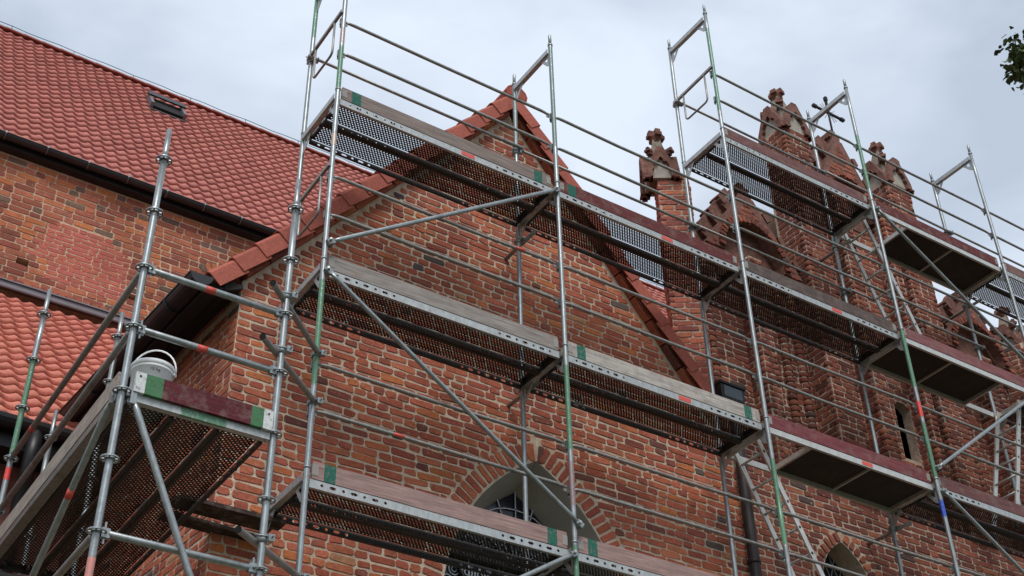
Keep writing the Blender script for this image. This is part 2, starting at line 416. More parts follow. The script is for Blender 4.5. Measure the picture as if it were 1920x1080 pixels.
while zz < 2.34:
    xx = 2.87-0.9+(0.07 if row % 2 else 0)
    while xx < 3.8:
        if inwin(xx, zz, .06):
            ring(b, xx, zz, .050, .062, yq, yq+.012); ring(b, xx, zz, .022, .031, yq, yq+.012, 10)
        xx += .14
    zz += .122; row += 1
def seg(b, x0, z0, x1, z1, w_=.012):
    k = 10; last = None
    for i in range(k):
        xa, za = x0+(x1-x0)*i/k, z0+(z1-z0)*i/k; xb, zb_ = x0+(x1-x0)*(i+1)/k, z0+(z1-z0)*(i+1)/k
        if inwin((xa+xb)/2, (za+zb_)/2, .01): b.bar((xa, yq, za), (xb, yq, zb_), .012, w_, (0, -1, 0))
for i in range(9):
    a = R(20+17.5*i); seg(b, 2.87, 2.42, 2.87+1.0*math.cos(a), 2.42+1.0*math.sin(a), .008)
for rr in (.25, .42, .6):
    for i in range(16):
        a, c = math.pi*i/16, math.pi*(i+1)/16; seg(b, 2.87+rr*math.cos(a), 2.42+rr*math.sin(a), 2.87+rr*math.cos(c), 2.42+rr*math.sin(c), .008)
for i in range(7):
    seg(b, 2.35+.17*i, 1.95, 2.45+.17*i+(.12 if i % 2 else -.12), 2.4, .008)
b.build('lead_came', M_LEAD, win)
b = MB()
for x0, z0, x1, z1 in ((2.15, 2.36, 2.55, 1.7), (2.95, 2.36, 2.55, 1.7), (2.0, 2.38, 3.75, 2.38), (2.95, 2.36, 3.4, 1.7)): b.bar((x0, yq-.02, z0), (x1, yq-.02, z1), .02, .045, (0, -1, 0))
b.build('window_bar', M_BLACK, win)
# roof slabs, verge tiles, cornice
def slopeM(x, z, ang, side):
    """frame at a point of the gable edge: x axis down the slope, z axis outwards from the roof plane"""
    return Matrix.Translation((x, 0, z)) @ Matrix.Rotation(ang if side > 0 else math.pi-ang, 4, 'Y')
roofz = 0.24
b = MB()
EX_L, EX_R = -0.62, 5.08
pL = [(APX, APZ+.30), (EX_L, APZ+.30-(APX-EX_L)*SLL), (EX_L, APZ+.20-(APX-EX_L)*SLL), (APX, APZ+.16), (EX_R, APZ+.16-(EX_R-APX)*SLR), (EX_R, APZ+.27-(EX_R-APX)*SLR)]
b.prism(pL, YW-.06, 8.0); roof = b.build('roof', M_TILE, sac, recalc=True)
roof.color = (*S(160, 96, 84), 1)
vt = MB()     # one verge tile: top leg, rounded shoulder, front leg hanging down, stepped
prof = [(-.085, .030), (-.085, -.120), (-.098, -.120), (-.106, .022), (-.094, .046), (-.070, .056), (.14, .056), (.14, .040), (-.070, .040)]
def verge_mesh(r):
    b = MB(); l = 0.365; pp = [(y+r.uniform(-.003, .003), z) for y, z in prof]; k = len(pp)
    vs = [(0, y*.96, z-.012) for y, z in pp]+[(l, y*1.05-.006, z+.016) for y, z in pp]
    b.add(vs, [(i, (i+1) % k, k+(i+1) % k, k+i) for i in range(k)]+[tuple(range(k)), tuple(reversed(range(k, 2*k)))])
    return b.mesh('verge_tile', M_TILE, True)
vms = [verge_mesh(rnd) for _ in range(5)]
for side, sl, xe in ((-1, SLL, -0.60), (1, SLR, 5.12)):
    ln = abs(xe-APX)*math.hypot(1, sl); k = int(ln/.335); dx = (xe-APX)/math.hypot(1, sl)/abs(xe-APX)*abs(xe-APX)
    ux, uz = (side/math.hypot(1, sl), -sl/math.hypot(1, sl))
    for i in range(k+1):
        s0 = .10+i*(ln-.40)/k
        px_, pz_ = APX+ux*s0, APZ+.215+uz*s0
        d = Vector((ux, 0, uz)); nrm = Vector((-uz*side, 0, ux*side)) if side > 0 else Vector((uz, 0, -ux))
        if nrm.z < 0: nrm = -nrm
        yy = nrm.cross(d)
        sgn = 1 if yy.y > 0 else -1
        yv = Vector((0, 1, 0))
        M = Matrix(((d.x, 0, nrm.x, px_), (0, 1, 0, YW-.05), (d.z, 0, nrm.z, pz_), (0, 0, 0, 1)))
        o = put('verge_tile', rnd.choice(vms), roof, M=M); gk = rnd.uniform(.9, 1.1); o.color = (*[q*gk for q in S(168, 94, 80)], 1)
# ridge cap at the apex
b = MB(); k = 9
for y0, y1, rr in ((YW-.15, YW+.22, .140), (YW+.18, YW+.58, .13), (YW+.54, YW+.95, .125)):
    pp = [(rr*1.05*math.cos(R(-25+230*i/(k-1))), rr*.95*math.sin(R(-25+230*i/(k-1)))) for i in range(k)]
    qq = [(x*.88, z*.88) for x, z in reversed(pp)]
    b.prism([(APX+.02+x, APZ+.23+z) for x, z in pp+qq], y0, y1, None, (*S(158, 84, 70), 1))
b.prism([(APX+.02+.125*math.cos(t), APZ+.23+.118*math.sin(t)) for t in [R(-25+23*i) for i in range(11)]], YW-.148, YW-.13, None, (*S(158, 84, 70), 1))
b.build('ridge_cap', M_TILES, roof, recalc=True)
# brick cornice along the rake: moulded bricks
cm = MB(); cm.prism([(0, -.055), (.30, -.055), (.30, .055), (0, .055)], -.075, .05); cmm = cm.mesh('cornice_brick', M_BRICK)
for side, sl, x1 in ((-1, SLL, XL), (1, SLR, 5.0)):
    ln = abs(x1-APX)*math.hypot(1, sl); ux, uz = (side/math.hypot(1, sl), -sl/math.hypot(1, sl)); k = int(ln/.31)
    for i in range(k):
        s0 = .06+i*(ln-.06)/k; nx, nzv = (-uz*side, abs(ux))
        d = Vector((ux, 0, uz)); nrm = Vector((abs(uz)*side*1.0, 0, abs(ux)))
        c_ = Vector((APX, 0, APZ))+d*s0+nrm*.045
        M = Matrix(((d.x, 0, nrm.x, c_.x), (0, 1, 0, YW), (d.z, 0, nrm.z, c_.z), (0, 0, 0, 1)))
        o = put('cornice_brick', cmm, sw, M=M); o.color = (*PAL_SAC(0, 0, rnd), 1)
# left eave: soffit boards, rafters, half-round gutter
e0 = Vector((XL-.02, YW-.10, 4.12)); dl = Vector((-math.sin(R(LWA)), math.cos(R(LWA)), 0)); out_ = Vector((-1, 0, 0))
b = MB()
for w0, w1, z0 in ((0, .17, 4.06), (.18, .36, 3.97)):
    q = [(e0+out_*w0+dl*0), (e0+out_*w1+dl*0), (e0+out_*w1+dl*7), (e0+out_*w0+dl*7)]
    b.add([(p.x, p.y, z0+(.09 if i in (0, 3) else 0)) for i, p in enumerate(q)]+[(p.x, p.y, z0+.12) for p in q], [(0,1,2,3),(4,7,6,5),(0,4,5,1),(1,5,6,2),(2,6,7,3),(3,7,4,0)])
b.build('soffit_board', M_WOODSOF, sac, recalc=True)
b = MB(); gr = .105; gc = e0+out_*.41+Vector((0, -.06, -.02))
pr = [(math.cos(math.pi*i/10)*gr, -math.sin(math.pi*i/10)*gr) for i in range(11)]; pr += [(x*.94, z*.94) for x, z in reversed(pr)]; k = len(pr)
vs = [(gc.x+x, gc.y, gc.z+z) for x, z in pr]+[(gc.x+x+dl.x*7, gc.y+dl.y*7, gc.z+z) for x, z in pr]
b.add(vs, [(i, (i+1) % k, k+(i+1) % k, k+i) for i in range(k)])
b.prism([(gc.x+math.cos(math.pi*i/10)*gr, gc.z-math.sin(math.pi*i/10)*gr) for i in range(11)], gc.y-.012, gc.y)
b.tube([(gc.x-gr, gc.y, gc.z), (gc.x-gr+dl.x*7, gc.y+dl.y*7, gc.z)], .011, 8)
gt = b.build('gutter', M_BLACK, sac, recalc=True)
for i in range(8):
    bb = MB(); o_ = gc+dl*(.5+.85*i)
    pts = [(o_.x+math.cos(math.pi*j/8)*(gr+.006), o_.y, o_.z-math.sin(math.pi*j/8)*(gr+.006)) for j in range(9)]
    for p0, p1 in zip(pts, pts[1:]): bb.bar(p0, p1, .03, .005, (0, 1, 0))
    bb.build('gutter_bracket', M_BLACK, gt)
# rain hopper and downpipe in the corner
b = MB()
b.prism([(5.36, 4.86), (5.68, 4.86), (5.70, 5.05), (5.34, 5.05)], .94, 1.04); b.box((5.33, .92, 5.045), (5.71, 1.042, 5.075))
hop = b.build('rain_hopper', M_BLACK, sac, recalc=True)
b = MB(); b.box((5.39, .934, 4.89), (5.66, .939, 5.03)); b.build('hopper_face', plain('dull_grey_panel', S(92, 96, 102), 0.35, 0.3, .2, 6, 0), hop)
b = MB(); b.tube([(5.53, .98, 4.88), (5.53, .98, 4.7), (5.53, .97, 4.5), (5.53, .97, 4.2), (5.53, .97, 1.0), (5.53, .97, GZ)], .062, 14)
for zq in (4.3, 2.9, 1.5): b.tube([(5.53, .97, zq), (5.53, .97, zq+.05)], .069, 14)
b.build('downpipe', plain('dark_brown_pipe', S(50, 42, 42), .5, .2, .2, 6, .05), sac)

# ------------------------------------------------------------------ nave: long wall and steep tiled roof behind
YN = 8.0; EZ = 10.55; RA = R(55); RL = 7.42
nave = empty('church_nave', 'long brick nave with steep red pantile roof behind the gable, upper left', 'building', (2, YN, GZ))
NX0, NX1 = -7.0, 22.0
HOLES = []
def back(px_, py_, Y):
    d = _f+_r*((px_-960)/FPX)-_u*((py_-540)/FPX); t = (Y-CAM.y)/d.y; return CAM+d*t
for px_, py_ in ((42, 492), (245, 558)):
    c_ = back(px_, py_, YN); HOLES.append([(c_.x-.09, c_.z-.07), (c_.x+.09, c_.z-.07), (c_.x+.09, c_.z+.07), (c_.x-.09, c_.z+.07)])
nw = wall_mesh('wall', W_front(YN+.003), [(NX0, GZ), (NX1, GZ), (NX1, EZ), (NX0, EZ)], HOLES, 0.5, M_MORTAR2, nave)
b = MB()
for h_ in HOLES: b.box((h_[0][0]-.02, YN+.2, h_[0][1]-.02), (h_[2][0]+.02, YN+.22, h_[2][1]+.02))
b.build('putlog_hole', M_DARK, nw)
FLZ = 8.17
patch = [back(x, y, YN) for x, y in ((92, 415), (150, 428), (205, 448), (248, 488), (236, 520), (236, 575), (80, 520), (92, 495), (52, 472), (82, 455))]
patch = [(p.x, p.z) for p in patch]
def inpoly(p, u, v): return any(a < u < c for a, c in scan([p], v))
P = Pieces()
lay(P, W_front(YN), [patch], PAL_NAVE_NEW, ch=.0795, st=.25, hd=.12, jt=.009, jit=.25)
lay(P, W_front(YN), [[(-6.5, 8.42), (6.0, 8.42), (6.0, EZ-.05), (-6.5, EZ-.05)], patch]+HOLES, PAL_NAVE_OLD, ch=.106, st=.288, hd=.138, jt=.016)
x = -6.4
while x < 1.2:   # header course standing on the flashing
    M = W_front(YN-.012) @ Matrix.Translation((x, 0, 8.345)) @ Matrix.Rotation(math.pi/2, 4, 'Y'); P.brick(M, .135, .098, PAL_SAC(0, 0, rnd)); x += .122
# relieving arch beside the verge
ac = back(408, 545, YN)
for i in range(11):
    a = R(20+14*i); M = W_front(YN-.01) @ Matrix.Translation((ac.x+.42*math.cos(a), 0, ac.z+.42*math.sin(a))) @ Matrix.Rotation(-a, 4, 'Y'); P.brick(M, .13, .085, PAL_NAVE_OLD(0, 0, rnd))
finish(P, nw, nave)
# pantiles
TW, TE, TLn = 0.2, 0.31, 0.37
def tile_geo(r):
    pts = [(0.0, .000), (.03, -.011), (.065, -.015), (.10, -.009), (.128, .006), (.150, .017), (.175, .017), (.198, .006), (.212, .0)]
    k = len(pts); vs = []; t = .036
    tilt = .048
    for y, dz in ((0, tilt), (TLn, 0)):
        for x, z in pts: vs.append((x, y, z+dz))
    for x, z in pts: vs.append((x, 0, z+tilt-t))
    f = [(i, i+1, k+i+1, k+i) for i in range(k-1)]+[(2*k+i, 2*k+i+1, i+1, i) for i in range(k-1)]
    return vs, f
def tile_roof(thing, part, x0, x1, ey, ez, ang, rows, colr, var, holes=None, nmax=300, clip=None):
    vs0, f0 = tile_geo(rnd); b0 = MB(); b0.add(vs0, f0); me = b0.mesh('roof_tile', M_TILE)
    for p in me.polygons: p.use_smooth = True
    items = []
    for rw in range(rows):
        for c in range(int((x1-x0)/TW)):
            s0 = -0.06+rw*TE; x = x0+c*TW
            if holes and holes(x+.1, s0+.2): continue
            if clip and clip(x+.1, s0): continue
            M = Matrix.Translation((x+rnd.uniform(-.003, .003), ey+s0*math.cos(ang), ez+s0*math.sin(ang))) @ Matrix.Rotation(ang, 4, 'X') @ Matrix.Rotation(rnd.uniform(-.010, .010), 4, 'Z') @ Matrix.Rotation(rnd.uniform(-.008, .008), 4, 'X')
            px_, py_, z = pix(M @ Vector((.1, .15, 0))); vis = (0 < px_ < 1920 and 0 < py_ < 1080)
            g_ = 1+rnd.uniform(-var, var); h_ = rnd.uniform(-.04, .04)
            items.append(((1 if vis else .001)/z**2, M, (colr[0]*g_, colr[1]*g_*(1+h_), colr[2]*g_)))
    items.sort(key=lambda q: -q[0]); bb = MB()
    for i, (s_, M, c) in enumerate(items):
        if i < nmax: o = put('roof_tile', me, part, M=M); o.color = (*c, 1)
        else: bb.add([M @ Vector(p) for p in vs0], f0, (*c, 1), True)
    if bb.v: tag(bb.build('tiling', M_TILES, part), kind='stuff')
NEY = YN-.20; NEZ = EZ+.14
ry, rz = NEY+RL*math.cos(RA), NEZ+RL*math.sin(RA)
b = MB(); b.add([(NX0, NEY, NEZ-.04), (NX1, NEY, NEZ-.04), (NX1, ry, rz-.04), (NX0, ry, rz-.04), (NX1, 2*ry-NEY, NEZ-.04), (NX0, 2*ry-NEY, NEZ-.04)], [(0,1,2,3), (3,2,4,5)], (*S(120, 70, 62), 1))
nr = b.build('roof', M_TILES, nave)
# roof hatch: where its sight line meets the roof plane
def on_roof(px_, py_, ey, ez, ang):
    d = _f+_r*((px_-960)/FPX)-_u*((py_-540)/FPX); nrm = Vector((0, -math.sin(ang), math.cos(ang))); t = (Vector((0, ey, ez))-CAM).dot(nrm)/d.dot(nrm); p = CAM+d*t
    return p.x, (p.y-ey)/math.cos(ang)
hx0, hs0 = on_roof(283, 204, NEY, NEZ, RA); hx1, hs1 = on_roof(336, 224, NEY, NEZ, RA)
HW = 0.60; hs0 = hs0-.05
tile_roof(nave, nr, -6.8, 21.8, NEY, NEZ, RA, 24, S(188, 118, 108), .10, lambda x, s_: hx0-.05 < x < hx0+HW+.05 and hs0-.0 < s_ < hs0+.62)
RM = Matrix.Translation((0, NEY, NEZ)) @ Matrix.Rotation(RA, 4, 'X')
b = MB(); hb = RM @ Matrix.Translation((hx0, hs0, 0))
for a_, c_ in (((-.06, -.06, -.03), (0, .62, .17)), ((HW, -.06, -.03), (HW+.06, .62, .17)), ((-.06, -.12, -.03), (HW+.06, -.06, .05))): b.box(a_, c_, hb)
hat = b.build('roof_hatch', M_LEADFLASH, nr)
b = MB(); b.box((0, -.058, -.02), (HW, .6, .105), hb); b.build('hatch_shade_block', M_DARK, hat)  # near-black block stands in for the shade inside the open hatch
b = MB(); b.box((-.08, .40, .172), (HW+.08, .66, .205), hb); b.build('hatch_hood', M_BLACK, hat)
# ridge tiles, conductor wire, gutter
b = MB()
x = -6.8
while x < 21.8:
    b.prism([(.12*math.cos(t), .10*math.sin(t)) for t in [math.pi*i/6 for i in range(7)]], 0, .40, Matrix.Translation((x, ry, rz-.02)) @ Matrix.Rotation(-math.pi/2, 4, 'Z') @ Matrix.Rotation(R(-2), 4, 'X'), (*S(142, 80, 70), 1)); x += .36
tag(b.build('ridge_tiling', M_TILES, nr, recalc=True), kind='stuff')
b = MB(); pts = []
for i in range(90):
    pts.append((-6.6+.31*i, ry, rz+.19-.012*math.sin(i*1.9)))
b.tube(pts, .007, 5)
for p in pts[::4]: b.tube([(p[0], p[1], p[2]-.12), p], .006, 5)
b.build('conductor_wire', M_IRON, nr)
b = MB(); gy, gzc = NEY-.045, NEZ-.055; gr = .07
pr = [(-math.cos(math.pi*i/8)*gr, -math.sin(math.pi*i/8)*gr) for i in range(9)]; pr += [(x*.93, z*.93) for x, z in reversed(pr)]; k = len(pr)
b.add([(NX0, gy+y, gzc+z) for y, z in pr]+[(NX1, gy+y, gzc+z) for y, z in pr], [(i, (i+1) % k, k+(i+1) % k, k+i) for i in range(k)])
b.box((NX0, YN-.15, EZ-.03), (NX1, YN+.0, EZ+.08)); b.tube([(NX0, gy-gr, gzc), (NX1, gy-gr, gzc)], .012, 6)
ng = b.build('gutter', M_BLACK, nave, recalc=True)
sm = MB()
for j in range(6):
    a0, a1 = math.pi*j/10, math.pi*(j+1)/10
    sm.bar((0, -math.cos(a0)*(gr+.004), -math.sin(a0)*(gr+.004)), (0, -math.cos(a1)*(gr+.004), -math.sin(a1)*(gr+.004)), .028, .005, (1, 0, 0))
sm.box((-.012, -gr-.02, -.02), (.012, -gr+.01, .022)); sme = sm.mesh('gutter_strap', M_STEEL)
x = -3.0
while x < 4.5: put('gutter_strap', sme, ng, (x, gy, gzc)); x += .62

# ------------------------------------------------------------------ lean-to with red pantiles, lower left
LA = math.atan2(FLZ-.05-3.74, YN-3.5); lr = math.hypot(FLZ-.05-3.74, YN-3.5)
lt = empty('lean_to_aisle', 'lean-to aisle with orange-red pantile roof below the nave wall, left edge', 'building', (-3, 3.6, GZ))
b = MB(); b.box((-7, 3.85, GZ), (-.75, 4.1, 3.7)); b.build('wall', plain('dark_red_brick', S(110, 66, 56), .9, 0, .3, 9, .4), lt)  # wall in one plain dark red-brown brick colour
b = MB(); b.prism([(3.5, 3.70), (YN, FLZ-.09), (YN, FLZ-.25), (3.5, 3.55)], 0.62, 7.0, Matrix.Rotation(math.pi/2, 4, 'Z')); lroof = b.build('roof', M_DARK, lt, recalc=True)
b = MB(); b.add([(-.62, 3.5, 3.68), (2.4, YN, FLZ-.1), (-.62, YN, FLZ-.1)], [(0, 1, 2)]); b.build('valley_slope', M_DARK, lroof)
tile_roof(lt, lroof, -4.6, 2.2, 3.5, 3.74, LA, int(lr/TE)+0, S(198, 122, 105), .08, clip=lambda x, s_: x > -.70+max(0, 3.74+s_*math.sin(LA)-4.05)/1.205)
b = MB(); b.box((-7, YN-.05, FLZ+.02), (1.5, YN-.012, FLZ+.14)); b.bar((-3, YN-.10, FLZ-.02), (1.5, YN-.10, FLZ-.02), .30, .02, (0, -.5, 1))
b.box((-7, YN-.075, FLZ+.135), (1.5, YN-.01, FLZ+.155))
b.build('flashing', M_LEADFLASH, lt)
b = MB(); gy, gzc, gr = 3.40, 3.66, .10
pr = [(-math.cos(math.pi*i/8)*gr, -math.sin(math.pi*i/8)*gr) for i in range(9)]; pr += [(x*.93, z*.93) for x, z in reversed(pr)]; k = len(pr)
b.add([(-7, gy+y, gzc+z) for y, z in pr]+[(-.8, gy+y, gzc+z) for y, z in pr], [(i, (i+1) % k, k+(i+1) % k, k+i) for i in range(k)])
b.box((-7, 3.5, 3.42), (-.8, 3.86, 3.56))
b.build('gutter', M_BLACK, lt, recalc=True)
dp = back(62, 838, 3.4)
b = MB(); b.tube([(dp.x, 3.40, 3.6), (dp.x, 3.40, 3.3), (dp.x+.02, 3.5, 3.1), (dp.x+.05, 3.72, 2.85), (dp.x+.05, 3.74, GZ)], .07, 14); b.build('downpipe', M_BLACK, lt)

# ------------------------------------------------------------------ gothic stepped gable on the right
YF, YB = 1.10, 1.42          # pier fronts, recessed panels
got = empty('gothic_gable', 'dark red brick gothic stepped gable with crocketed pinnacles, right side', 'building', (8.6, YB, GZ))
GXC = 8.62
pan_hole = [(8.90, 5.35), (9.20, 5.35), (9.20, 6.14), (9.12, 6.22), (8.98, 6.22), (8.90, 6.14)]
back_poly = [(5.44, 4.2), (12.0, 4.2), (12.0, 7.5), (9.9, 7.5), (9.9, 9.4), (7.4, 9.4), (7.4, 7.5), (5.44, 7.5)]
gw = wall_mesh('wall', W_front(YB+.003), back_poly, [pan_hole], .14, M_MORTAR3, got)
P = Pieces()
lay(P, W_front(YB), [back_poly, pan_hole], PAL_GOTH)
b = MB(); b.box((8.75, YB+.145, 5.1), (9.5, YB+.55, 6.5)); b.f = [q for i, q in enumerate(b.f) if i != 2]; b.build('slit_recess', M_DARK, gw)  # shade of the slit painted as a near-black box behind it
b = MB(); b.box((6.0, YB+.56, 4.2), (11.6, YB+.75, 7.5)); b.box((7.45, YB+.56, 7.4), (9.85, YB+.75, 9.3)); b.build('core_wall', M_MORTAR3, got)
# flat base wall with a pointed window
GWIN = arch(7.12, .40, .72, 2.98, -1.0, 10)
base = [(5.50, GZ), (14, GZ), (14, 4.32), (5.50, 4.32)]
bw = wall_mesh('base_wall', W_front(YF+.063), base, [GWIN], .6, M_MORTAR3, got)
gring = arch(7.12, .40+.15, .72+.15, 2.98, -1.0, 10)
lay(P, W_front(YF+.06), [[(5.5, 1.2), (12.4, 1.2), (12.4, 4.32), (5.5, 4.32)], gring], PAL_GOTH, vmin=1.2)
arch_rings(7.12, .40, .72, 2.98, .115, YF+.05, Matrix(), P, PAL_GOTH, rnd, over=.012)
b = MB(); b.prism(GWIN, YF+.34, YF+.37); gwin = b.build('window', M_GLASS, got, recalc=True)
b = MB()
for i in range(14):
    for sg in (-1, 1):
        x0 = 6.3+.13*i
        for q in range(12):
            za, zb_ = 2.0+.13*q, 2.0+.13*(q+1); xa, xb = x0+sg*(.05*q-.3), x0+sg*(.05*(q+1)-.3)
            if any(a+.02 < (xa+xb)/2 < c-.02 for a, c in scan([GWIN], (za+zb_)/2)): b.bar((xa, YF+.33, za), (xb, YF+.33, zb_), .008, .008, (0, -1, 0))
b.build('lead_came', M_LEAD, gwin)
# moulded roll: a stack of rounded bricks, one to a course
rolls = MB()
def roll(x, y, z0, z1, rad, pal=PAL_GOTH, ch=.083):
    k = math.ceil(z0/ch)
    while (k+1)*ch < z1:
        rr = rad*rnd.uniform(.9, 1.06); z = k*ch; xx, yy = x+rnd.uniform(-.008, .008), y+rnd.uniform(-.008, .006)
        rolls.tube([(xx, yy, z+.004), (xx, yy, z+.014), (xx, yy, z+.060), (xx, yy, z+.072)], [rr*.86, rr, rr, rr*.86], 10, True, [(*pal(0, 0, rnd), 1)]*4); k += 1
    core = MB(); rolls_core.tube([(x, y+.004, z0), (x, y+.004, z1)], rad*.84, 8)
rolls_core = MB()
def pier(x0, x1, z0, z1, yb, rot=0, pal=PAL_GOTH, rr=.055, yf=None):
    """rectangular brick pier: mortar core, three brick faces, rolls on the front corners"""
    yf = YF if yf is None else yf
    C_ = Matrix.Translation(((x0+x1)/2, yf, 0)) @ Matrix.Rotation(rot, 4, 'Z'); hw = (x1-x0)/2; dp_ = yb-yf
    b = MB(); b.box((-hw+.003, .003, z0), (hw-.003, dp_, z1), C_); part_ = b.build('pier', M_MORTAR3, got)
    e = rr*1.0
    lay(P, C_, [[(-hw+e, z0), (hw-e, z0), (hw-e, z1), (-hw+e, z1)]], pal)
    WL = C_ @ Matrix.Translation((-hw, 0, 0)) @ Matrix.Rotation(R(-90), 4, 'Z')
    lay(P, WL, [[(-dp_, z0), (-e, z0), (-e, z1), (-dp_, z1)]], pal)
    WR = C_ @ Matrix.Translation((hw, 0, 0)) @ Matrix.Rotation(R(90), 4, 'Z')
    lay(P, WR, [[(e, z0), (dp_, z0), (dp_, z1), (e, z1)]], pal)
    for sx in (-1, 1):
        q = C_ @ Vector((sx*(hw-rr*.75), rr*.75, 0)); roll(q.x, q.y, z0, z1, rr, pal)
    return part_
pier(5.0, 5.40, 4.4, 8.18, 1.5, R(-33), PAL_PIN, .04, yf=1.16)
pier(7.39, 7.87, 4.25, 10.16, 1.52)
pier(9.45, 9.93, 4.25, 10.08, 1.52)
pier(11.62, 12.06, 4.4, 7.88, 1.5, R(20))
for x0, x1, z1 in ((6.34, 6.56, 7.4), (8.28, 8.50, 9.3), (9.24, 9.37, 9.3), (10.7, 10.92, 7.4)): pier(x0, x1, 4.25, z1, YB+.05, 0, PAL_GOTH, .06, yf=YF+.06)
for x, z1 in ((6.98, 7.4), (7.02+.22, 7.4), (8.06, 9.3), (8.62, 9.3), (10.12, 7.4), (10.30, 7.4), (11.3, 7.4), (5.75, 7.4)): roll(x, YB-.02, 4.25, z1, .06)

def pinnacle(cx, cy, z0, zt, hw, rot):
    """gablets on four sides of the shaft, stone spire between them, crockets and a leafy finial"""
    t = zt-z0; C_ = Matrix.Translation((cx, cy, z0)) @ Matrix.Rotation(rot, 4, 'Z'); gh = t*.50; q = hw*.96
    b = MB(); b.add([C_ @ Vector(p) for p in ((-q, -q, 0), (q, -q, 0), (q, q, 0), (-q, q, 0), (-.05, -.05, t*.84), (.05, -.05, t*.84), (.05, .05, t*.84), (-.05, .05, t*.84))], [(0,1,5,4), (1,2,6,5), (2,3,7,6), (3,0,4,7), (3,2,1,0), (4,5,6,7)])
    sp = b.build('spire', M_STONE, got)
    for a in range(4):
        A = C_ @ Matrix.Rotation(a*math.pi/2, 4, 'Z'); b = MB()
        tre = [(hw*.62, 0), (hw*.66, gh*.16), (hw*.50, gh*.24), (hw*.56, gh*.34), (hw*.40, gh*.47), (hw*.20, gh*.48), (hw*.12, gh*.60), (0, gh*.66)]
        tre = tre+[(-x, z) for x, z in reversed(tre[:-1])]
        b.prism([(hw*1.04, -.03)]+[(hw*.98, gh*.18), (.045, gh*1.02), (-.045, gh*1.02), (-hw*.98, gh*.18)]+[(-hw*1.04, -.03), (-hw*.62, -.03)]+[(x, z) for x, z in reversed(tre)]+[(hw*.62, -.03)], -hw-.055, -hw+.07, A)
        for sx in (-1, 1): b.box((sx*hw*.98-.035, -hw-.065, -.055), (sx*hw*.98+.035, -hw+.02, -.028), A)
        g_ = b.build('gablet', M_TERRA, sp, recalc=True)
        b = MB(); b.prism([(-hw*.80, -.02), (hw*.80, -.02), (hw*.7, gh*.3), (0, gh*.72), (-hw*.7, gh*.3)], -hw+.0, -hw+.04, A); b.build('niche_panel', M_WHITEPL, g_, recalc=True)
        for k_ in range(1):     # crockets on the edges of the spire
            b = MB(); f = .58+.22*k_; D = C_ @ Matrix.Rotation(a*math.pi/2+math.pi/4, 4, 'Z') @ Matrix.Rotation(rnd.uniform(-.1, .1), 4, 'Z'); e = (q+(.05-q)*f)*1.414-.01; z = t*.84*f; k2 = rnd.uniform(.85, 1.15); D = D @ Matrix.Translation((0, -e, z)) @ Matrix.Scale(hw/.27, 4) @ Matrix.Translation((0, e, -z))
            b.box((-.05, -e-.085*k2, z-.02), (.05, -e+.06, z+.05), D); b.box((-.062, -e-.13*k2, z+.03), (.062, -e-.02, z+.085), D); b.box((-.045, -e-.10*k2, z+.075), (.045, -e+.02, z+.115), D); b.box((-.03, -e-.12*k2, z+.105), (.03, -e-.06, z+.135), D)
            b.build('crocket', M_TERRA, sp)
    b = MB(); zf = t*.80
    b.tube([C_ @ Vector((0, 0, z)) for z in (zf, zf+t*.05, zf+t*.08, zf+t*.12, zf+t*.17)], [.07, .06, .085, .095, .07], 8)
    for a in range(4):
        A = C_ @ Matrix.Rotation(a*math.pi/2+.3, 4, 'Z'); b.box((-.045, -.115, zf+t*.09), (.045, -.04, zf+t*.15), A); b.box((-.035, -.10, zf+t*.14), (.035, -.03, t*rnd.uniform(.97, 1.02)), A)
    b.build('finial', M_TERRA, sp)
pinnacle(5.16, 1.36, 8.16, 9.06, .185, R(-33))
pinnacle(7.63, 1.33, 10.14, 11.12, .235, 0)
pinnacle(9.69, 1.33, 10.06, 11.04, .235, 0)
pinnacle(11.84, 1.36, 7.86, 8.75, .21, R(20))

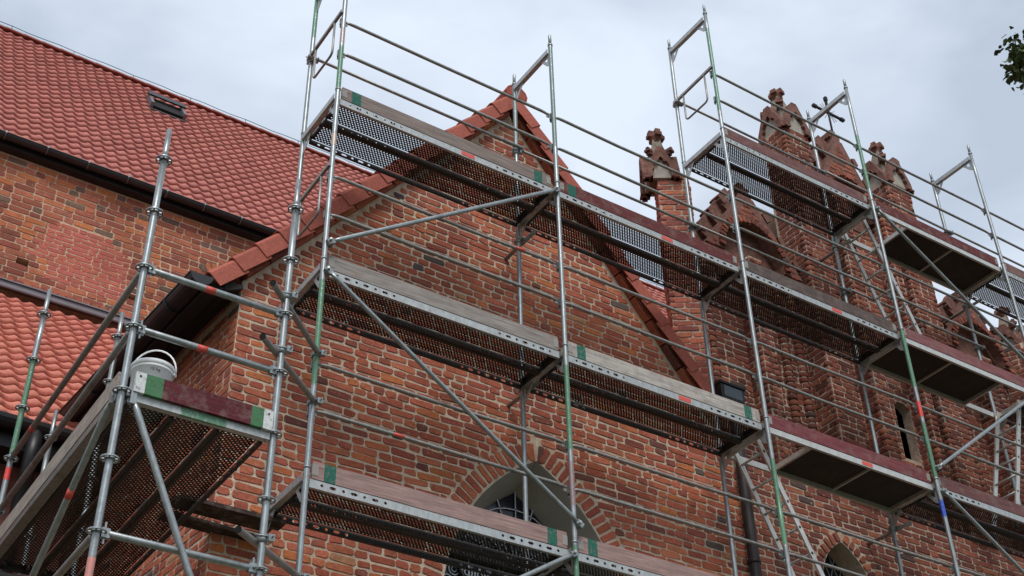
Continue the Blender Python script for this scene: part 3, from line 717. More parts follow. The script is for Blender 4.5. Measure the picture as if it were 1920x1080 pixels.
def gable_screen(cx, zb, zt, hw, y0, y1):
    """small gable between the piers: arched recess, brick field, crocketed rake"""
    h = zt-zb; aw = hw*.62; ar = arch(cx, aw, aw*1.15, zb+h*.02, zb-.35, 8)
    out = [(cx-hw, zb), (cx+hw, zb), (cx+.10, zt), (cx-.10, zt)]
    arc2 = [p for p in ar if p[1] > zb+.001]
    poly = [(cx-hw, zb), (arc2[0][0], zb)]+arc2+[(arc2[-1][0], zb), (cx+hw, zb), (cx+.09, zt), (cx-.09, zt)]
    b = MB(); b.prism(poly, y0+.003, y1); scr = b.build('gable_screen', M_TERRA, got, recalc=True)
    b = MB(); b.box((cx-aw-.02, y1-.12, zb-.3), (cx+aw+.02, y1-.08, zb+h*.55)); b.build('recess_back', M_TERRA, scr)
    face_ = [(cx-hw+.05, zb), (cx+hw-.05, zb), (cx+.02, zt-.12), (cx-.02, zt-.12)]
    grw = arch(cx, aw+.12, aw*1.15+.12, zb+h*.02, zb-.35, 8)
    lay(P, W_front(y0), [face_, [p for p in grw]], PAL_GOTH, vmin=zb)
    arch_rings(cx, aw, aw*1.15, zb+h*.02, .10, y0-.03, Matrix(), P, PAL_GOTH, rnd, over=.0, step=.075, h=.06)
    b = MB()
    for sx in (-1, 1):     # coping and crockets
        d = Vector((-sx*(hw-.09), 0, zt-zb)); ln = d.length; d.normalize(); o = Vector((cx+sx*hw, (y0+y1)/2, zb))
        b.bar(o-d*.05, o+d*ln, y1-y0+.08, .07, (0, 1, 0))
        nrm = Vector((sx*d.z, 0, abs(d.x)))
        for k_ in range(3):
            c_ = o+d*(ln*(.14+.29*k_)); M = Matrix(((d.x, 0, nrm.x, c_.x), (0, 1, 0, c_.y), (d.z, 0, nrm.z, c_.z), (0, 0, 0, 1)))
            b.box((-.055, -.10, .0), (.055, .10, .10), M); b.box((-.02, -.12, .08), (.10, .12, .17), M); b.box((.04, -.09, .14), (.13, .09, .21), M)
    b.box((cx-.075, y0+.02, zt-.02), (cx+.075, y1-.02, zt+.10)); b.box((cx-.11, y0+.04, zt+.08), (cx+.11, y1-.04, zt+.17)); b.box((cx-.05, y0+.05, zt+.15), (cx+.05, y1-.05, zt+.24))
    b.build('coping', M_TERRA, scr, recalc=True)
gable_screen(6.52, 7.42, 8.52, .82, YF+.12, YF+.42)
gable_screen(8.66, 9.35, 10.55, .62, YF+.12, YF+.42)
gable_screen(10.80, 7.42, 8.40, .80, YF+.12, YF+.42)
finish(P, gw, got)
tag(rolls.build('moulded_brick_roll', M_BRICKS, gw), kind='stuff'); rolls_core.build('roll_mortar', M_MORTAR3, gw)
b = MB(); kx, ky, kz = 8.80, 1.38, 10.7
b.tube([(kx, ky, kz), (kx, ky, kz+.95)], .016, 8)
cz = kz+.62
for d in ((1, 0), (-1, 0), (0, 1)):
    p0 = Vector((kx, ky, cz)); p1 = p0+Vector((d[0]*.30, 0, d[1]*.30)); b.bar(p0, p1, .03, .035, (0, 1, 0)); b.bar(p1-Vector((d[0]*.05, 0, d[1]*.05)), p1+Vector((d[0]*.03, 0, d[1]*.03)), .045, .05, (0, 1, 0))
for i in range(16):
    a = 2*math.pi*(i+.5)/16
    if i % 4 in (3, 0): continue
    b.tube([(kx+.04*math.cos(a), ky, cz+.04*math.sin(a)), (kx+.19*math.cos(a), ky, cz+.19*math.sin(a))], .004, 4)
b.build('iron_cross', M_IRON, got)

# ------------------------------------------------------------------ facade scaffold
WD, BAY, TR = 0.72, 2.5, 0.0242
TOPS = [8.0, 8.0, 10.0, 10.0, 10.0, 10.0]
fs = empty('facade_scaffold', 'galvanised frame scaffold with perforated decks and guard rails along the brick gables', 'scaffold', (5, 0, GZ))
PAINT = {  # green or red paint left on the tubes: (z from, z to, colour)
 (0,0): [(6.02,6.55,GREEN),(2.75,3.75,GREEN),(6.62,6.8,(*S(170,140,135),.6)),(5.3,5.42,(*S(200,170,150),.7))], (1,0): [(2.9,3.75,GREEN),(1.0,1.95,GREEN),(6.5,7.95,(*S(88,112,104),.7)),(2.35,2.75,(*S(140,80,76),.5))],
 (2,0): [(8.3,9.7,(*S(80,130,100),.8)),(2.6,3.5,GREEN)], (3,0): [(8.2,9.1,GREEN),(5.2,5.98,GREEN),(4.02,4.7,GREEN),(4.8,4.98,RED),(3.55,3.72,BLUE)],
 (4,0): [], (5,0): [], (0,1): [(7.35,8.0,GREEN)], (1,1): [(7.0,7.98,(*S(96,116,110),.6))], (2,1): [], (3,1): [], (4,1): [], (5,1): []}
def painted(z, i, s):
    for a, c, q in PAINT[(i, s)]:
        if a <= z <= c: return q
    return NOPT
stds = {}
for i in range(6):
    for s in (0, 1):
        x, y = i*BAY, s*WD; top = TOPS[i]
        zs = {GZ+.2, top}
        for a, c, q in PAINT[(i, s)]: zs |= {a, a-.03, c, c+.03}
        zs |= set(z_*.5+GZ+.2 for z_ in range(int((top-GZ)*2)))
        zs = sorted(z for z in zs if GZ < z <= top)
        b = MB(); b.tube([(x, y, z) for z in zs], TR, 14, True, [painted(z, i, s) for z in zs])
        b.box((x-.075, y-.075, GZ+.004), (x+.075, y+.075, GZ+.012)); b.tube([(x, y, GZ+.01), (x, y, GZ+.25)], .019, 10)
        st = b.build('standard', M_STEEL, fs); stds[(i, s)] = st
        lv = [z for z in (0, 2, 4, 6, 8, 10) if z < top]
        for z in lv:       # joint collar
            b = MB(); b.tube([(x, y, z-.012), (x, y, z+.012)], TR+.0035, 14, True, [painted(z, i, s)]*2); b.build('collar', M_STEEL, st)
        b = MB(); b.tube([(x, y, top-.01), (x, y, top+.02)], TR+.004, 14); b.tube([(x, y, top), (x, y, top+.15), (x, y, top+.165)], [.0185, .0185, .013], 12); b.build('spigot', M_STEEL, st)
        if s == 0:
            for z in lv:   # rail wedge pockets
                for dz in (.52, .96):
                    if z+dz < top:
                        b = MB(); b.box((x-.020, y+.026, z+dz-.05), (x+.020, y+.052, z+dz+.03)); b.box((x-.012, y+.052, z+dz-.075), (x+.012, y+.060, z+dz+.045)); b.build('wedge_pocket', M_STEEL, st)
    for z in [z for z in (0, 2, 4, 6, 8, 10) if z <= TOPS[i]]:
        if i == 0 and z == 8: pass
        x = i*BAY; b = MB()
        # U-shaped transom
        b.box((x-.026, TR, z-.105), (x-.022, WD-TR, z-.045)); b.box((x+.022, TR, z-.105), (x+.026, WD-TR, z-.045)); b.box((x-.0255, TR, z-.108), (x+.0255, WD-TR, z-.104))
        tr = b.build('transom', M_CHAN, fs)
        for yy, sg in ((TR, 1), (WD-TR, -1)):
            b = MB(); p = [(yy, z-.10), (yy+sg*.15, z-.10), (yy+sg*.15, z-.125), (yy+sg*.05, z-.26), (yy, z-.29)]
            # plate with a slot: ring of quads round the hole
            c_ = (yy+sg*.055, z-.155); h_ = [(c_[0]+sg*a, c_[1]+e) for a, e in ((-.018, .02), (.025, .02), (.035, .005), (.0, -.035), (-.018, -.04))]
            vs = [(x-.003, u_, v_) for u_, v_ in p+h_]+[(x+.003, u_, v_) for u_, v_ in p+h_]
            fcs = []
            for k in range(5): k2 = (k+1) % 5; fcs += [(k, k2, 5+k2, 5+k), (10+k, 15+k, 15+k2, 10+k2), (k, 10+k, 10+k2, k2)]
            b.add(vs, fcs); b.build('gusset_plate', M_CHAN, tr)
# guard rails
rail_mesh = {}
def rail(x0, x1, y, z, nm='guard_rail', tape=None, m=M_RAIL):
    b = MB(); e = .055
    b.tube([(x0+.035, y, z-.02), (x0+e+.03, y, z-.004), (x0+e+.09, y, z), ((x0+x1)/2+rnd.uniform(-.4, .4), y+rnd.uniform(-.006, .006), z-rnd.uniform(.002, .012)), (x1-e-.09, y, z), (x1-e-.03, y, z-.004), (x1-.035, y, z-.02)], [.010, .015, .0168, .0168, .0168, .015, .010], 10)
    for xa in (x0+.03, x1-.062): b.box((xa, y-.005, z-.055), (xa+.032, y+.005, z+.006))
    o = b.build(nm, m, fs)
    if tape:
        b = MB(); xt = x0+(x1-x0)*tape; b.tube([(xt, y, z), (xt+.10, y, z)], .0182, 10); b.build('tape_band', M_TAPE, o)
    return o
RAILS = {(0,1),(0,2),(0,3),(1,1),(1,2),(1,3),(2,1),(2,2),(2,3),(2,4),(3,1),(3,2),(3,3),(3,4),(4,2),(4,3),(4,4)}
for bay, lv in sorted(RAILS):
    for dz in (.54, .98):
        tp = {(0,1,.54): .30, (0,2,.98): .80, (2,2,.98): None}.get((bay, lv, dz))
        rail(bay*BAY, (bay+1)*BAY, .043, lv*2+dz, 'guard_rail', tp)
def coupler(b, p, d1, sgn=1):
    """clamp round a vertical tube, bolt and cap"""
    x, y, z = p; b.tube([(x, y, z-.028), (x, y, z+.028)], TR+.008, 10)
    b.box((x+.02*sgn, y-.055, z-.024), (x+.062*sgn, y-.02, z+.024)) if sgn > 0 else b.box((x-.062, y-.055, z-.024), (x-.02, y-.02, z+.024))
    b.tube([(x+.045*sgn, y-.085, z+.005), (x+.045*sgn, y+.045, z+.005)], .007, 6); b.box((x-.03, y+.02, z-.02), (x+.03, y+.045, z+.02)); b.tube([(x-.07*sgn, y-.02, z+.012), (x+.07*sgn, y-.045, z+.012)], .006, 6)
for bay, z in ((0, 7.0), (1, 6.96), (2, 8.98), (3, 9.0), (2, 6.98), (3, 7.02), (4, 9.02)):     # inner rails clamped to the rear standards
    b = MB(); y = WD-.058; b.tube([(bay*BAY-.06, y, z), ((bay+1)*BAY+.06, y, z)] if bay in (0, 2) else [(bay*BAY+.05, y, z+.0), ((bay+1)*BAY+.08, y, z)], .0165, 10); rl = b.build('inner_guard_rail', M_RAIL, fs)
    for i in (bay, bay+1):
        b = MB(); coupler(b, (i*BAY, WD, z), 0); b.build('coupler', M_STEEL, rl)
def brace(p, q, r=.0212):
    b = MB(); p, q = Vector(p), Vector(q); d = (q-p).normalized()
    b.tube([p+d*.02, p+d*.10, q-d*.10, q-d*.02], [r*.72, r, r, r*.72], 12); o = b.build('diagonal_brace', M_STEEL, fs)
    for e in (p, q):
        bb = MB(); bb.tube([(e.x, e.y+.03, e.z-.022), (e.x, e.y+.03, e.z+.022)], TR+.009, 10); bb.tube([(e.x-.02, e.y-.045, e.z), (e.x+.02, e.y+.035, e.z)], .011, 8); bb.bar(e-d*.035, e+d*.035, .03, .05); bb.build('brace_clamp', M_STEEL, o)
for p, q in (((.03, -.04, 4.17), (2.46, -.04, 5.86)), ((.03, -.04, 3.86), (2.53, -.04, 2.16)), ((2.46, -.04, 1.87), (.04, -.04, .35)), ((7.53, -.04, 7.84), (9.98, -.04, 6.2)), ((7.54, -.04, 4.14), (9.97, -.04, 5.95)), ((7.54, -.04, 3.84), (9.97, -.04, 2.2))): brace(p, q)
# end guards with a hanging loop
for x, z in ((0, 7.02), (0, 5.02), (5.0, 9.0)):
    b = MB(); b.bar((x-.03, -.02, z+.02), (x-.03, WD+.02, z), .028, .035); eg = b.build('end_guard', M_RAIL, fs)
    b = MB(); z0 = z-.03
    pts = [(x-.03, .14, z0+.05)]+[(x-.03, .14+.05*(1-math.cos(t)), z0-.36-.05*math.sin(t)) for t in [R(a) for a in (0, 30, 60, 90)]]+[(x-.03, .50+.05*math.sin(t), z0-.36-.05*math.cos(t)) for t in [R(a) for a in (0, 30, 60, 90)]]+[(x-.03, .55, z0+.04)]
    b.tube(pts, .0125, 8); b.build('guard_loop', M_RAIL, eg)
# decks
def perf_panel():
    b = MB(); L0, L1, w_ = .045, 2.455, .32; zt = 0; hh = .068
    px_, py_ = .033, .0205; ny = int((w_-.02)/py_); nx = int((L1-L0-.06)/px_); hole = OCT(.0070, .0066)
    y0 = (w_-ny*py_)/2; xo = L0+(L1-L0-nx*px_)/2
    for j in range(ny):
        sh = px_/2 if j % 2 else 0
        for i in range(nx-(1 if j % 2 else 0)):
            b.cell(xo+i*px_+sh, xo+(i+1)*px_+sh, y0+j*py_, y0+(j+1)*py_, hole, zt)
        b.box((L0, y0+j*py_, zt-.002), (xo+sh, y0+(j+1)*py_, zt)); b.box((xo+nx*px_-(sh if sh else 0), y0+j*py_, zt-.002), (L1, y0+(j+1)*py_, zt))
    for yy in (y0-.004, w_-y0):
        b.box((L0, yy, zt-.003), (L1, yy+.004, zt))
    return b
def channel(b, yy, zt, hh, L0, L1, lip):
    hc = hh*.5; x = L0; pat = []
    for k in range(7): pat.append(('o' if k % 2 == 0 else 's'))
    cw = .092; tl = len(pat)*cw; segs = []
    x = L0+.06; b.add([(L0, yy, zt-hh), (x, yy, zt-hh), (x, yy, zt), (L0, yy, zt)], [(0, 1, 2, 3)])
    for k in pat: b.cell(x, x+cw, zt-hh, zt, OCT(.0135, .0135) if k == 'o' else SLOT(.018, .0125), yy, 'xz'); x += cw
    xr = L1-.06-tl; b.add([(x, yy, zt-hh), (xr, yy, zt-hh), (xr, yy, zt), (x, yy, zt)], [(0, 1, 2, 3)]); x = xr
    for k in pat: b.cell(x, x+cw, zt-hh, zt, OCT(.0135, .0135) if k == 'o' else SLOT(.018, .0125), yy, 'xz'); x += cw
    b.add([(x, yy, zt-hh), (L1, yy, zt-hh), (L1, yy, zt), (x, yy, zt)], [(0, 1, 2, 3)])
    b.box((L0, min(yy, yy+lip), zt-hh-.004), (L1, max(yy, yy+lip), zt-hh))
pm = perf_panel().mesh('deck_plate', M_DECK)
b = MB(); channel(b, 0.0, 0, .068, .045, 2.455, .028); cl_ = b.mesh('deck_side', M_CHAN); cd_ = b.mesh('deck_side', M_DECK)  # front side light, the others darker: dirt plus shade put into the colour
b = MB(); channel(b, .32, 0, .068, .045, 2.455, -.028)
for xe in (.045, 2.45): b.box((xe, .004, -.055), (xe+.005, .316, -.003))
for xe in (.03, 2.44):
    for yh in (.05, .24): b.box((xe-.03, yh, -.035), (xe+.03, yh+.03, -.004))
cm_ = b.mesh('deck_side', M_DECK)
b = MB(); b.box((0, -.003, -.058), (.15, -.0008, -.010)); tm = b.mesh('marker_tape', M_TAPE)
PERF = [(0,1),(0,2),(0,3),(1,1),(1,2),(1,3),(2,1),(2,3),(2,4),(3,2),(4,2),(4,3),(4,4)]
def decklab(): pass
for bay, lv in PERF:
    z = lv*2-.066
    for k, y in enumerate((.035, .365)):
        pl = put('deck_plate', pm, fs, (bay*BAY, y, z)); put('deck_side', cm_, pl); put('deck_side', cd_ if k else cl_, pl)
        if k == 0 and (bay, lv) in ((0,3),(1,3),(1,2),(2,3)): put('marker_tape', tm, pl, (1.38, 0, 0))
def hatch_deck(bay, lv, left, tape):
    z = lv*2-.066; x0 = bay*BAY; b = MB()
    for y in (.035, .655): b.box((x0+.045, y, z-.07), (x0+2.455, y+.03, z-.002))
    for x in (.045, 2.43, .66 if left else 1.80): b.box((x0+x, .0655, z-.062), (x0+x+.028, .6545, z-.006))
    fr = b.build('hatch_deck_frame', M_ALU, fs)
    b = MB(); xa, xb = (.69, 2.43) if left else (.075, 1.80)
    b.box((x0+xa, .066, z-.016), (x0+xb, .654, z-.004)); b.build('plywood_panel', M_PLY, fr)
    b = MB(); xm = (xa+xb)/2; b.box((x0+xm-.012, .067, z-.04), (x0+xm+.012, .653, z-.0165)); b.build('cross_bar', M_ALU, fr)
    if tape: put('marker_tape', tm, fr, (x0+1.38, .035, z))
    # open lid standing up
hatch_deck(2, 2, True, True); hatch_deck(3, 3, False, False); hatch_deck(3, 4, True, False)
# toe boards
def toe(bay, lv, colr, gl=False, gr_=False, lab=None, wh=False):
    z = lv*2-.062; x0 = bay*BAY; b = MB(); L0, L1 = .06, 2.44; y0, y1 = -.004, .026
    cuts = [L0, L0+.10, L0+.20, L1-.20, L1-.10, L1]
    for k in range(5):
        t = NOPT
        if k == 0 and wh: t = WHITE
        if k == 1 and gl: t = DGREEN
        if k == 3 and gr_: t = DGREEN
        b.box((cuts[k]+.0, y0, 0), (cuts[k+1], y1, .15), None, t)
    for xe in (L0-.004, L1-.05): b.box((xe, y0-.003, .03), (xe+.054, y0-.0005, .12), None, (*S(150, 146, 140), 1))
    o = b.build('toe_board', M_WOOD, fs, (x0, .034, z), label=lab); o.color = (*colr, 1)
GREYW, PINKW, BURG, PLUM, DBRN, LGREY = S(146, 138, 132), S(156, 128, 122), S(104, 54, 54), S(124, 74, 76), S(92, 80, 76), S(176, 168, 160)
toe(0, 3, S(134, 120, 114), True, True, 'weathered grey-brown toe board with green paint patches'); toe(0, 2, GREYW); toe(0, 1, PINKW, True, True)
toe(1, 3, BURG, True, False, 'dark burgundy painted toe board'); toe(1, 2, LGREY, True, True); toe(1, 1, PINKW, True)
toe(2, 4, S(118, 82, 80)); toe(2, 3, DBRN); toe(2, 2, S(120, 64, 68), False, False, 'plum red painted toe board'); toe(3, 4, BURG); toe(3, 3, S(132, 84, 86)); toe(3, 2, S(112, 76, 74)); toe(2, 1, PINKW)
toe(4, 4, S(122, 92, 86)); toe(4, 3, PLUM); toe(4, 2, DBRN)
# wall ties behind the rear standards
for i, z in ((1, 3.90), (1, 5.72), (3, 7.72), (3, 3.7), (4, 7.72)):
    b = MB(); x = i*BAY+.055; b.tube([(x, WD-.22, z), (x, YW+(.02 if i < 2 else .10), z)], .0215, 10); tie = b.build('wall_tie', M_RAIL, fs)
    b = MB(); coupler(b, (i*BAY, WD, z), 0); b.build('coupler', M_STEEL, tie)

# ------------------------------------------------------------------ ladders
def ladder(label, top, bot, hgt, wdt=.34):
    t, q = Vector(top), Vector(bot); d = (q-t).normalized(); o = empty('ladder', label, 'ladder', q, 'aluminium access ladders')
    for s in (0, 1):
        y = s*wdt; b = MB(); b.bar((t.x, t.y+y, t.z), (q.x, q.y+y, q.z), .022, .058, (1, 0, 1)); st = b.build('stile', M_ALU, o)
        b = MB(); k = int((q-t).length/.28)
        for j in range(k):
            c_ = t+d*(.15+j*.28)+Vector((0, y, 0)); b.tube([c_+Vector((0, -.0125, 0)), c_+Vector((0, .0125, 0))], .0165, 8)
        b.build('rung_end', M_BLACK, st)
        b = MB(); b.bar(q+Vector((0, y, 0))-d*.06, q+Vector((0, y, 0))+d*.012, .028, .066, (1, 0, 1)); b.build('rubber_foot', M_BLACK, st)
    for j in range(k):
        c_ = t+d*(.15+j*.28); b = MB(); b.tube([c_+Vector((0, .012, 0)), c_+Vector((0, wdt-.012, 0))], .015, 8); b.build('rung', M_ALU, o)
ladder('aluminium ladder hanging below the plum toe-boarded hatch deck beside the dark downpipe', (5.12, .28, 3.93), (6.02, .28, 1.96), 2)
ladder('aluminium ladder below the highest hatch deck, against the central gothic pier', (7.62, .28, 7.93), (8.36, .28, 5.96), 2)
ladder('aluminium ladder at the right edge under the middle hatch deck', (9.92, .28, 5.93), (9.16, .28, 3.96), 2)

# ------------------------------------------------------------------ corner tower scaffold with ring joints
TX0, TX1, TY0, TY1 = -1.70, -0.63, -0.80, 2.30
tw = empty('ring_scaffold', 'ring-joint tube scaffold tower at the left corner, carrying the white bucket', 'scaffold', (-1.2, .5, GZ))
def rosette():
    b = MB()
    for r0, r1 in ((TR, .036), (.052, .0625)):
        n = 24; vs = []
        for rr, z in ((r0, -.0045), (r1, -.0045), (r1, .0045), (r0, .0045)): vs += [(rr*math.cos(2*math.pi*i/n), rr*math.sin(2*math.pi*i/n), z) for i in range(n)]
        b.add(vs, [(k*n+i, k*n+(i+1) % n, ((k+1) % 4)*n+(i+1) % n, ((k+1) % 4)*n+i) for k in range(4) for i in range(n)])
    for a in range(8):
        M = Matrix.Rotation(a*math.pi/4+math.pi/8, 4, 'Z'); b.box((.034, -.0055, -.004), (.054, .0055, .004), M)
    return b.mesh('ring', M_STEEL, True)
RM_ = rosette()
def ring_std(x, y, top, spig, zs0, paint=()):
    zs = sorted({GZ+.1, top}|{a+e for a, c, q in paint for e in (0, -.02)}|{c+e for a, c, q in paint for e in (0, .02)}|{GZ+.1+.4*k for k in range(int((top-GZ)/.4))})
    tf = lambda z: next((q for a, c, q in paint if a <= z <= c), NOPT)
    b = MB(); b.tube([(x, y, z) for z in zs], TR*1.04, 16, True, [tf(z) for z in zs]); b.box((x-.075, y-.075, GZ+.004), (x+.075, y+.075, GZ+.012)); b.tube([(x, y, GZ+.01), (x, y, GZ+.2)], .019, 10)
    if spig: b.tube([(x, y, top-.02), (x, y, top+.04), (x, y, top+.26)], [TR*1.04, .0205, .0195], 14)
    st = b.build('standard', M_STEEL, tw); z = zs0
    while z < top+.02:
        if z > -1.5: put('ring', RM_, st, (x, y, z))
        z += .5
    return st
Z0 = -3.80
ring_std(TX0, TY0, 3.74, True, Z0+.0, [(.28, .52, (*S(215, 130, 115), .8))])
ring_std(TX1, TY0, 3.74, True, Z0)
ring_std(TX0+.02, TY1+.05, 4.22, True, Z0, [(2.75, 3.69, GREEN), (2.5, 2.6, RED)])
ring_std(-.98, TY1+.05, 4.22, True, Z0); ring_std(-1.25, 3.0, 3.38, True, Z0+.15)
def ledger(p, q, tape=None, r=TR):
    p, q = Vector(p), Vector(q); d = (q-p).normalized(); b = MB(); b.tube([p+d*.07, p+d*.075, q-d*.075, q-d*.07], [r*.9, r, r, r*.9], 14); o = b.build('ledger', M_RAIL if abs(d.y) > .5 else M_STEEL, tw)
    for e, s in ((p, 1), (q, -1)):
        bb = MB(); bb.bar(e+d*s*.026, e+d*s*.078, .036, .062); bb.box((-.006, -.006, -.07), (.006, .006, .075), Matrix.Translation(e+d*s*.048)); bb.build('wedge_head', M_STEEL, o)
    if tape:
        bb = MB(); c_ = p.lerp(q, tape); bb.tube([c_, c_+d*.075], r*1.04, 14); bb.build('tape_band', M_TAPE, o)
for z, t in ((2.70, .42), (2.20, .42), (.70, None)): ledger((TX0, TY0, z), (TX1, TY0, z), t)
for z, t in ((2.70, None), (2.20, None), (.70, None)): ledger((TX0, TY0, z), (TX0+.02, TY1+.05, z), .80 if z == 2.70 else None)
ledger((-.98, TY1+.05, .7), (TX0+.02, TY1+.05, .7)); ledger((TX0, TY0, 1.70), (TX1, TY0, 1.70), None, .020)
# short tubes clamped between tower and facade frame
for p, q in (((.04, .03, 3.05), (-.83, -1.0, 2.79)), ((.04, .03, 2.60), (-.87, -1.02, 2.30)), ((.05, .05, 1.12), (-.89, -1.02, .83))):
    p, q = Vector(p), Vector(q); d = (q-p).normalized(); b = MB(); b.tube([p, q], TR, 14, True, None, True)
    b.f.pop()   # open far end
    tb = b.build('tie_tube', M_RAIL, tw); b = MB(); b.tube([q, q-d*.30], TR*.86, 14, True); b.build('tube_bore', M_DARK, tb)
    b = MB(); coupler(b, (0, 0, p.z-.02), 0); b.build('coupler', M_STEEL, tb); m_ = p.lerp(q, .70); b = MB(); coupler(b, (TX1, TY0, m_.z), 0, 1); b.build('coupler', M_STEEL, tb)
# diagonals
def tdiag(p, q, tape=None):
    p, q = Vector(p), Vector(q); d = (q-p).normalized(); b = MB(); b.tube([p, p+d*.10, q-d*.10, q], [.014, TR, TR, .014], 14); o = b.build('diagonal_brace', M_STEEL, tw)
    if tape:
        b = MB(); c_ = p.lerp(q, tape); b.tube([c_, c_+d*.07], TR*1.04, 14); b.build('tape_band', M_TAPE, o)
    b = MB(); b.box((-.02, -.02, -.05), (.02, .02, .05), Matrix.Translation(p)); b.build('wedge_head', M_STEEL, o)
tdiag((TX0+.07, TY0-.02, 1.66), (TX1-.05, TY0-.02, -.30)); tdiag((TX0-.03, TY0+.08, 1.68), (TX0-.03, TY1-.03, -.3), .20)
# tower decks: three steel planks along the side wall
DZ = 1.715
rot90 = Matrix.Rotation(math.pi/2, 4, 'Z'); sc = Matrix.Diagonal((3.07/2.5, 1, 1, 1))
for y0 in (TY0, TY1+.02):
    for k in range(3):
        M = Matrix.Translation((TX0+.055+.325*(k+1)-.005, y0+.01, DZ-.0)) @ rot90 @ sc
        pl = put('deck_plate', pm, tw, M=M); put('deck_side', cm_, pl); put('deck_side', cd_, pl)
b = MB(); b.box((TX0+.04, TY1+.02, DZ-.16), (TX1-.04, TY1+.07, DZ-.10)); b.build('deck_transom', M_DECK, tw)
b = MB(); b.box((TX0-.03, TY0+.02, DZ-.075), (TX0+.045, TY1, DZ-.012)); b.build('deck_edge_beam', M_RAIL, tw)
b = MB(); b.box((TX0+.05, TY0-.02, DZ-.075), (TX1-.03, TY0+.03, DZ-.015), None, NOPT)
b.box((TX0+.40, TY0-.0215, DZ-.0765), (TX0+.72, TY0+.0, DZ-.0135), None, GREEN); b.build('deck_transom', M_CHAN, tw)
def tboard(name, a, c, colr, ends=True, lab=None):
    a, c = Vector(a), Vector(c); d = c-a; ln = d.length; b = MB(); cuts = [0, .07, .19, ln-.16, ln-.07, ln]
    for k in range(5):
        t = NOPT
        if ends: t = (WHITE, GREEN, NOPT, GREEN, WHITE)[k]
        b.box((cuts[k], 0, 0), (cuts[k+1], .03, .15), None, t)
    for e in (.03, ln-.035): b.tube([(e, -.004, .12), (e, 0, .12)], .008, 8)
    M = Matrix.Translation(a) @ Matrix.Rotation(math.atan2(d.y, d.x), 4, 'Z'); o = put(name, b.mesh(name, M_WOOD), tw, M=M, label=lab); o.color = (*colr, 1)
tboard('toe_board', (TX0+.06, TY0-.05, DZ-.018), (TX1-.03, TY0-.05, DZ-.018), S(92, 40, 46), True, 'dark red toe board with green and white ends')
tboard('toe_board', (TX0-.035, TY1, DZ-.01), (TX0-.035, TY0+.03, DZ-.01), S(166, 154, 144), False, 'long weathered grey toe board')
# old planks bridging tower and facade deck
for k, (y, z) in enumerate(((.58, 1.80), (.75, 1.86), (.92, 1.82))):
    b = MB(); b.box((0, 0, 0), (.86, .14, .035)); o = put('plank', b.mesh('plank', M_WOOD), tw, M=Matrix.Translation((-.74, y, z)) @ Matrix.Rotation(R(1.5*k), 4, 'Z')); o.color = (*S(62, 50, 46), 1)

# ------------------------------------------------------------------ bucket
BX, BY, BZ = -1.46, -.58, DZ+.003
bk = empty('bucket', 'white plastic bucket with lid and handle behind the dark red toe board', 'bucket', (BX, BY, BZ))
M_PLAST = plain('white_plastic', S(248, 248, 248), .4, 0, .05, 6, 0)
b = MB(); b.tube([(BX, BY, BZ+z) for z in (0, .004, .295, .297, .317, .319)], [.115, .118, .138, .146, .146, .139], 32); b.build('body', M_PLAST, bk)
b = MB(); b.tube([(BX, BY, BZ+z) for z in (.317, .319, .343, .351, .355)], [.140, .152, .154, .149, .120], 32); ld = b.build('lid', M_PLAST, bk)
b = MB(); b.tube([(BX+.155*math.cos(t)*.86+.0, BY-.02-.15*math.cos(t)*.5, BZ+.31+.185*math.sin(t)) for t in [math.pi*i/14 for i in range(15)]], .006, 8); b.build('handle', M_PLAST, bk)
for s in (-1, 1):
    b = MB(); b.tube([(BX+s*.126, BY-s*.073, BZ+.305), (BX+s*.140, BY-s*.082, BZ+.305)], .016, 10); b.build('handle_lug', M_PLAST, bk)
tcu = bpy.data.curves.new('print', 'FONT'); tcu.body = '15 kg'; tcu.size = .036; tcu.align_x = 'CENTER'
to = bpy.data.objects.new('print', tcu); col.objects.link(to); bpy.context.view_layer.update()
tme = bpy.data.meshes.new_from_object(to.evaluated_get(bpy.context.evaluated_depsgraph_get())); bpy.data.objects.remove(to)
a0 = math.atan2(CAM.y-BY, CAM.x-BX)+.1
for v in tme.vertices:
    a = a0+v.co.x/.148; rr = .1400+.012*(v.co.y>99)
    v.co = Vector((BX+rr*math.cos(a), BY+rr*math.sin(a), BZ+.262+v.co.y*.9))
tme.materials.clear(); tme.materials.append(M_IRON); put('print', tme, bk)

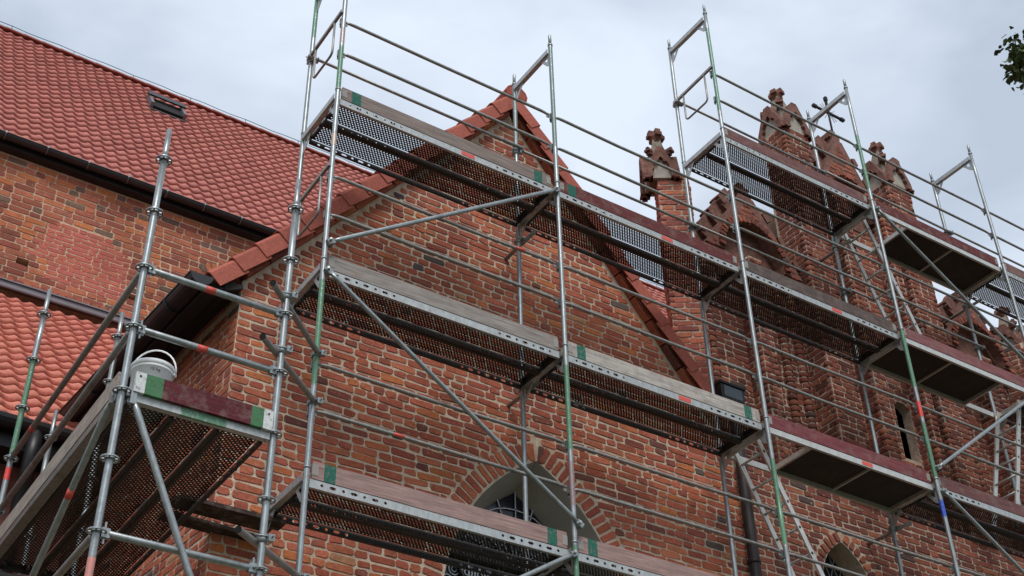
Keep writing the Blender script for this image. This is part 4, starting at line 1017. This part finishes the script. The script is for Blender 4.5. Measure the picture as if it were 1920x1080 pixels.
# ------------------------------------------------------------------ tree at the right edge
tr_ = empty('leafy_tree', 'tree with small dark leaves reaching in at the upper right corner', 'tree', (9.6, -4.6, GZ))
M_BARK = plain('bark', S(78, 66, 56), .9, 0, .3, 14, .5)
lm, ln_, lb = mat('tree_leaf', .55, 0, .3)
lb.inputs['Base Color'].default_value = (*S(60, 72, 40), 1); oi = attr(ln_); ln_.links.new(oi.outputs['Color'], lb.inputs['Base Color'])
tb = MB(); lv = MB(); rt = random.Random(5)
tb.tube([(9.6, -4.6, GZ), (9.55, -4.55, -1), (9.4, -4.5, 3), (9.2, -4.4, 6), (9.1, -4.3, 8.6)], [.22, .18, .14, .09, .03], 12)
tips = []
def limb(a, c, r0, depth):
    a, c = Vector(a), Vector(c); m_ = a.lerp(c, .5)+Vector([rt.uniform(-.12, .12) for _ in range(3)])*(c-a).length*.5
    tb.tube([a, m_, c], [r0, r0*.7, r0*.35], 6)
    if depth == 0: tips.append((m_, c)); return
    for _ in range(4):
        s_ = a.lerp(c, rt.uniform(.45, 1)); e = c+Vector([rt.uniform(-1, 1) for _ in range(3)])*(c-a).length*.42; limb(s_, e, r0*.45, depth-1)
for e in ((8.3, -5.2, 7.8), (10.6, -4.9, 7.4), (9.0, -5.6, 8.8), (9.7, -3.6, 9.2), (7.9, -3.9, 8.2)): limb((9.2, -4.4, 5.8+rt.uniform(-.8, 1.2)), e, .05, 2)
limb((8.9, -4.2, 6.6), (6.75, -3.25, 7.25), .035, 0)
for e in ((6.30, -3.06, 7.30), (6.29, -3.02, 7.10), (6.32, -3.05, 6.98), (6.35, -3.05, 7.50), (6.36, -2.98, 7.20), (6.42, -3.15, 7.30), (6.38, -3.1, 7.05), (6.55, -3.2, 6.92), (6.62, -3.2, 7.42), (6.40, -3.0, 7.18), (6.7, -3.1, 7.0), (6.58, -3.3, 7.15)): limb((6.85, -3.28, 7.25), e, .008, 0); 
def leaf(p):
    s_ = rt.uniform(.030, .050); q = Matrix.Translation(p) @ Matrix.Rotation(rt.uniform(0, 6.3), 4, 'Z') @ Matrix.Rotation(rt.uniform(-1.3, 1.3), 4, 'X') @ Matrix.Rotation(rt.uniform(-.6, .6), 4, 'Y')
    k = rt.uniform(.6, 1.3); c_ = S(72, 84, 46); 
    lv.add([q @ Vector(v) for v in ((0, -s_, 0), (s_*.75, -s_*.25, .004), (s_*.5, s_*.5, .002), (0, s_*1.15, -.008), (-s_*.5, s_*.5, .002), (-s_*.75, -s_*.25, .004))], [(0, 1, 2, 3), (0, 3, 4, 5)], (c_[0]*k, c_[1]*k, c_[2]*k, 1))
for a, c in tips:
    near = c.x < 7.0
    for _ in range(62 if near else 34):
        t = rt.uniform(.1, 1.05); sp = .075 if near else .26; leaf(a.lerp(c, t)+Vector([rt.gauss(0, sp) for _ in range(3)]))
tb.build('trunk', M_BARK, tr_); lv.build('crown', lm, tr_)
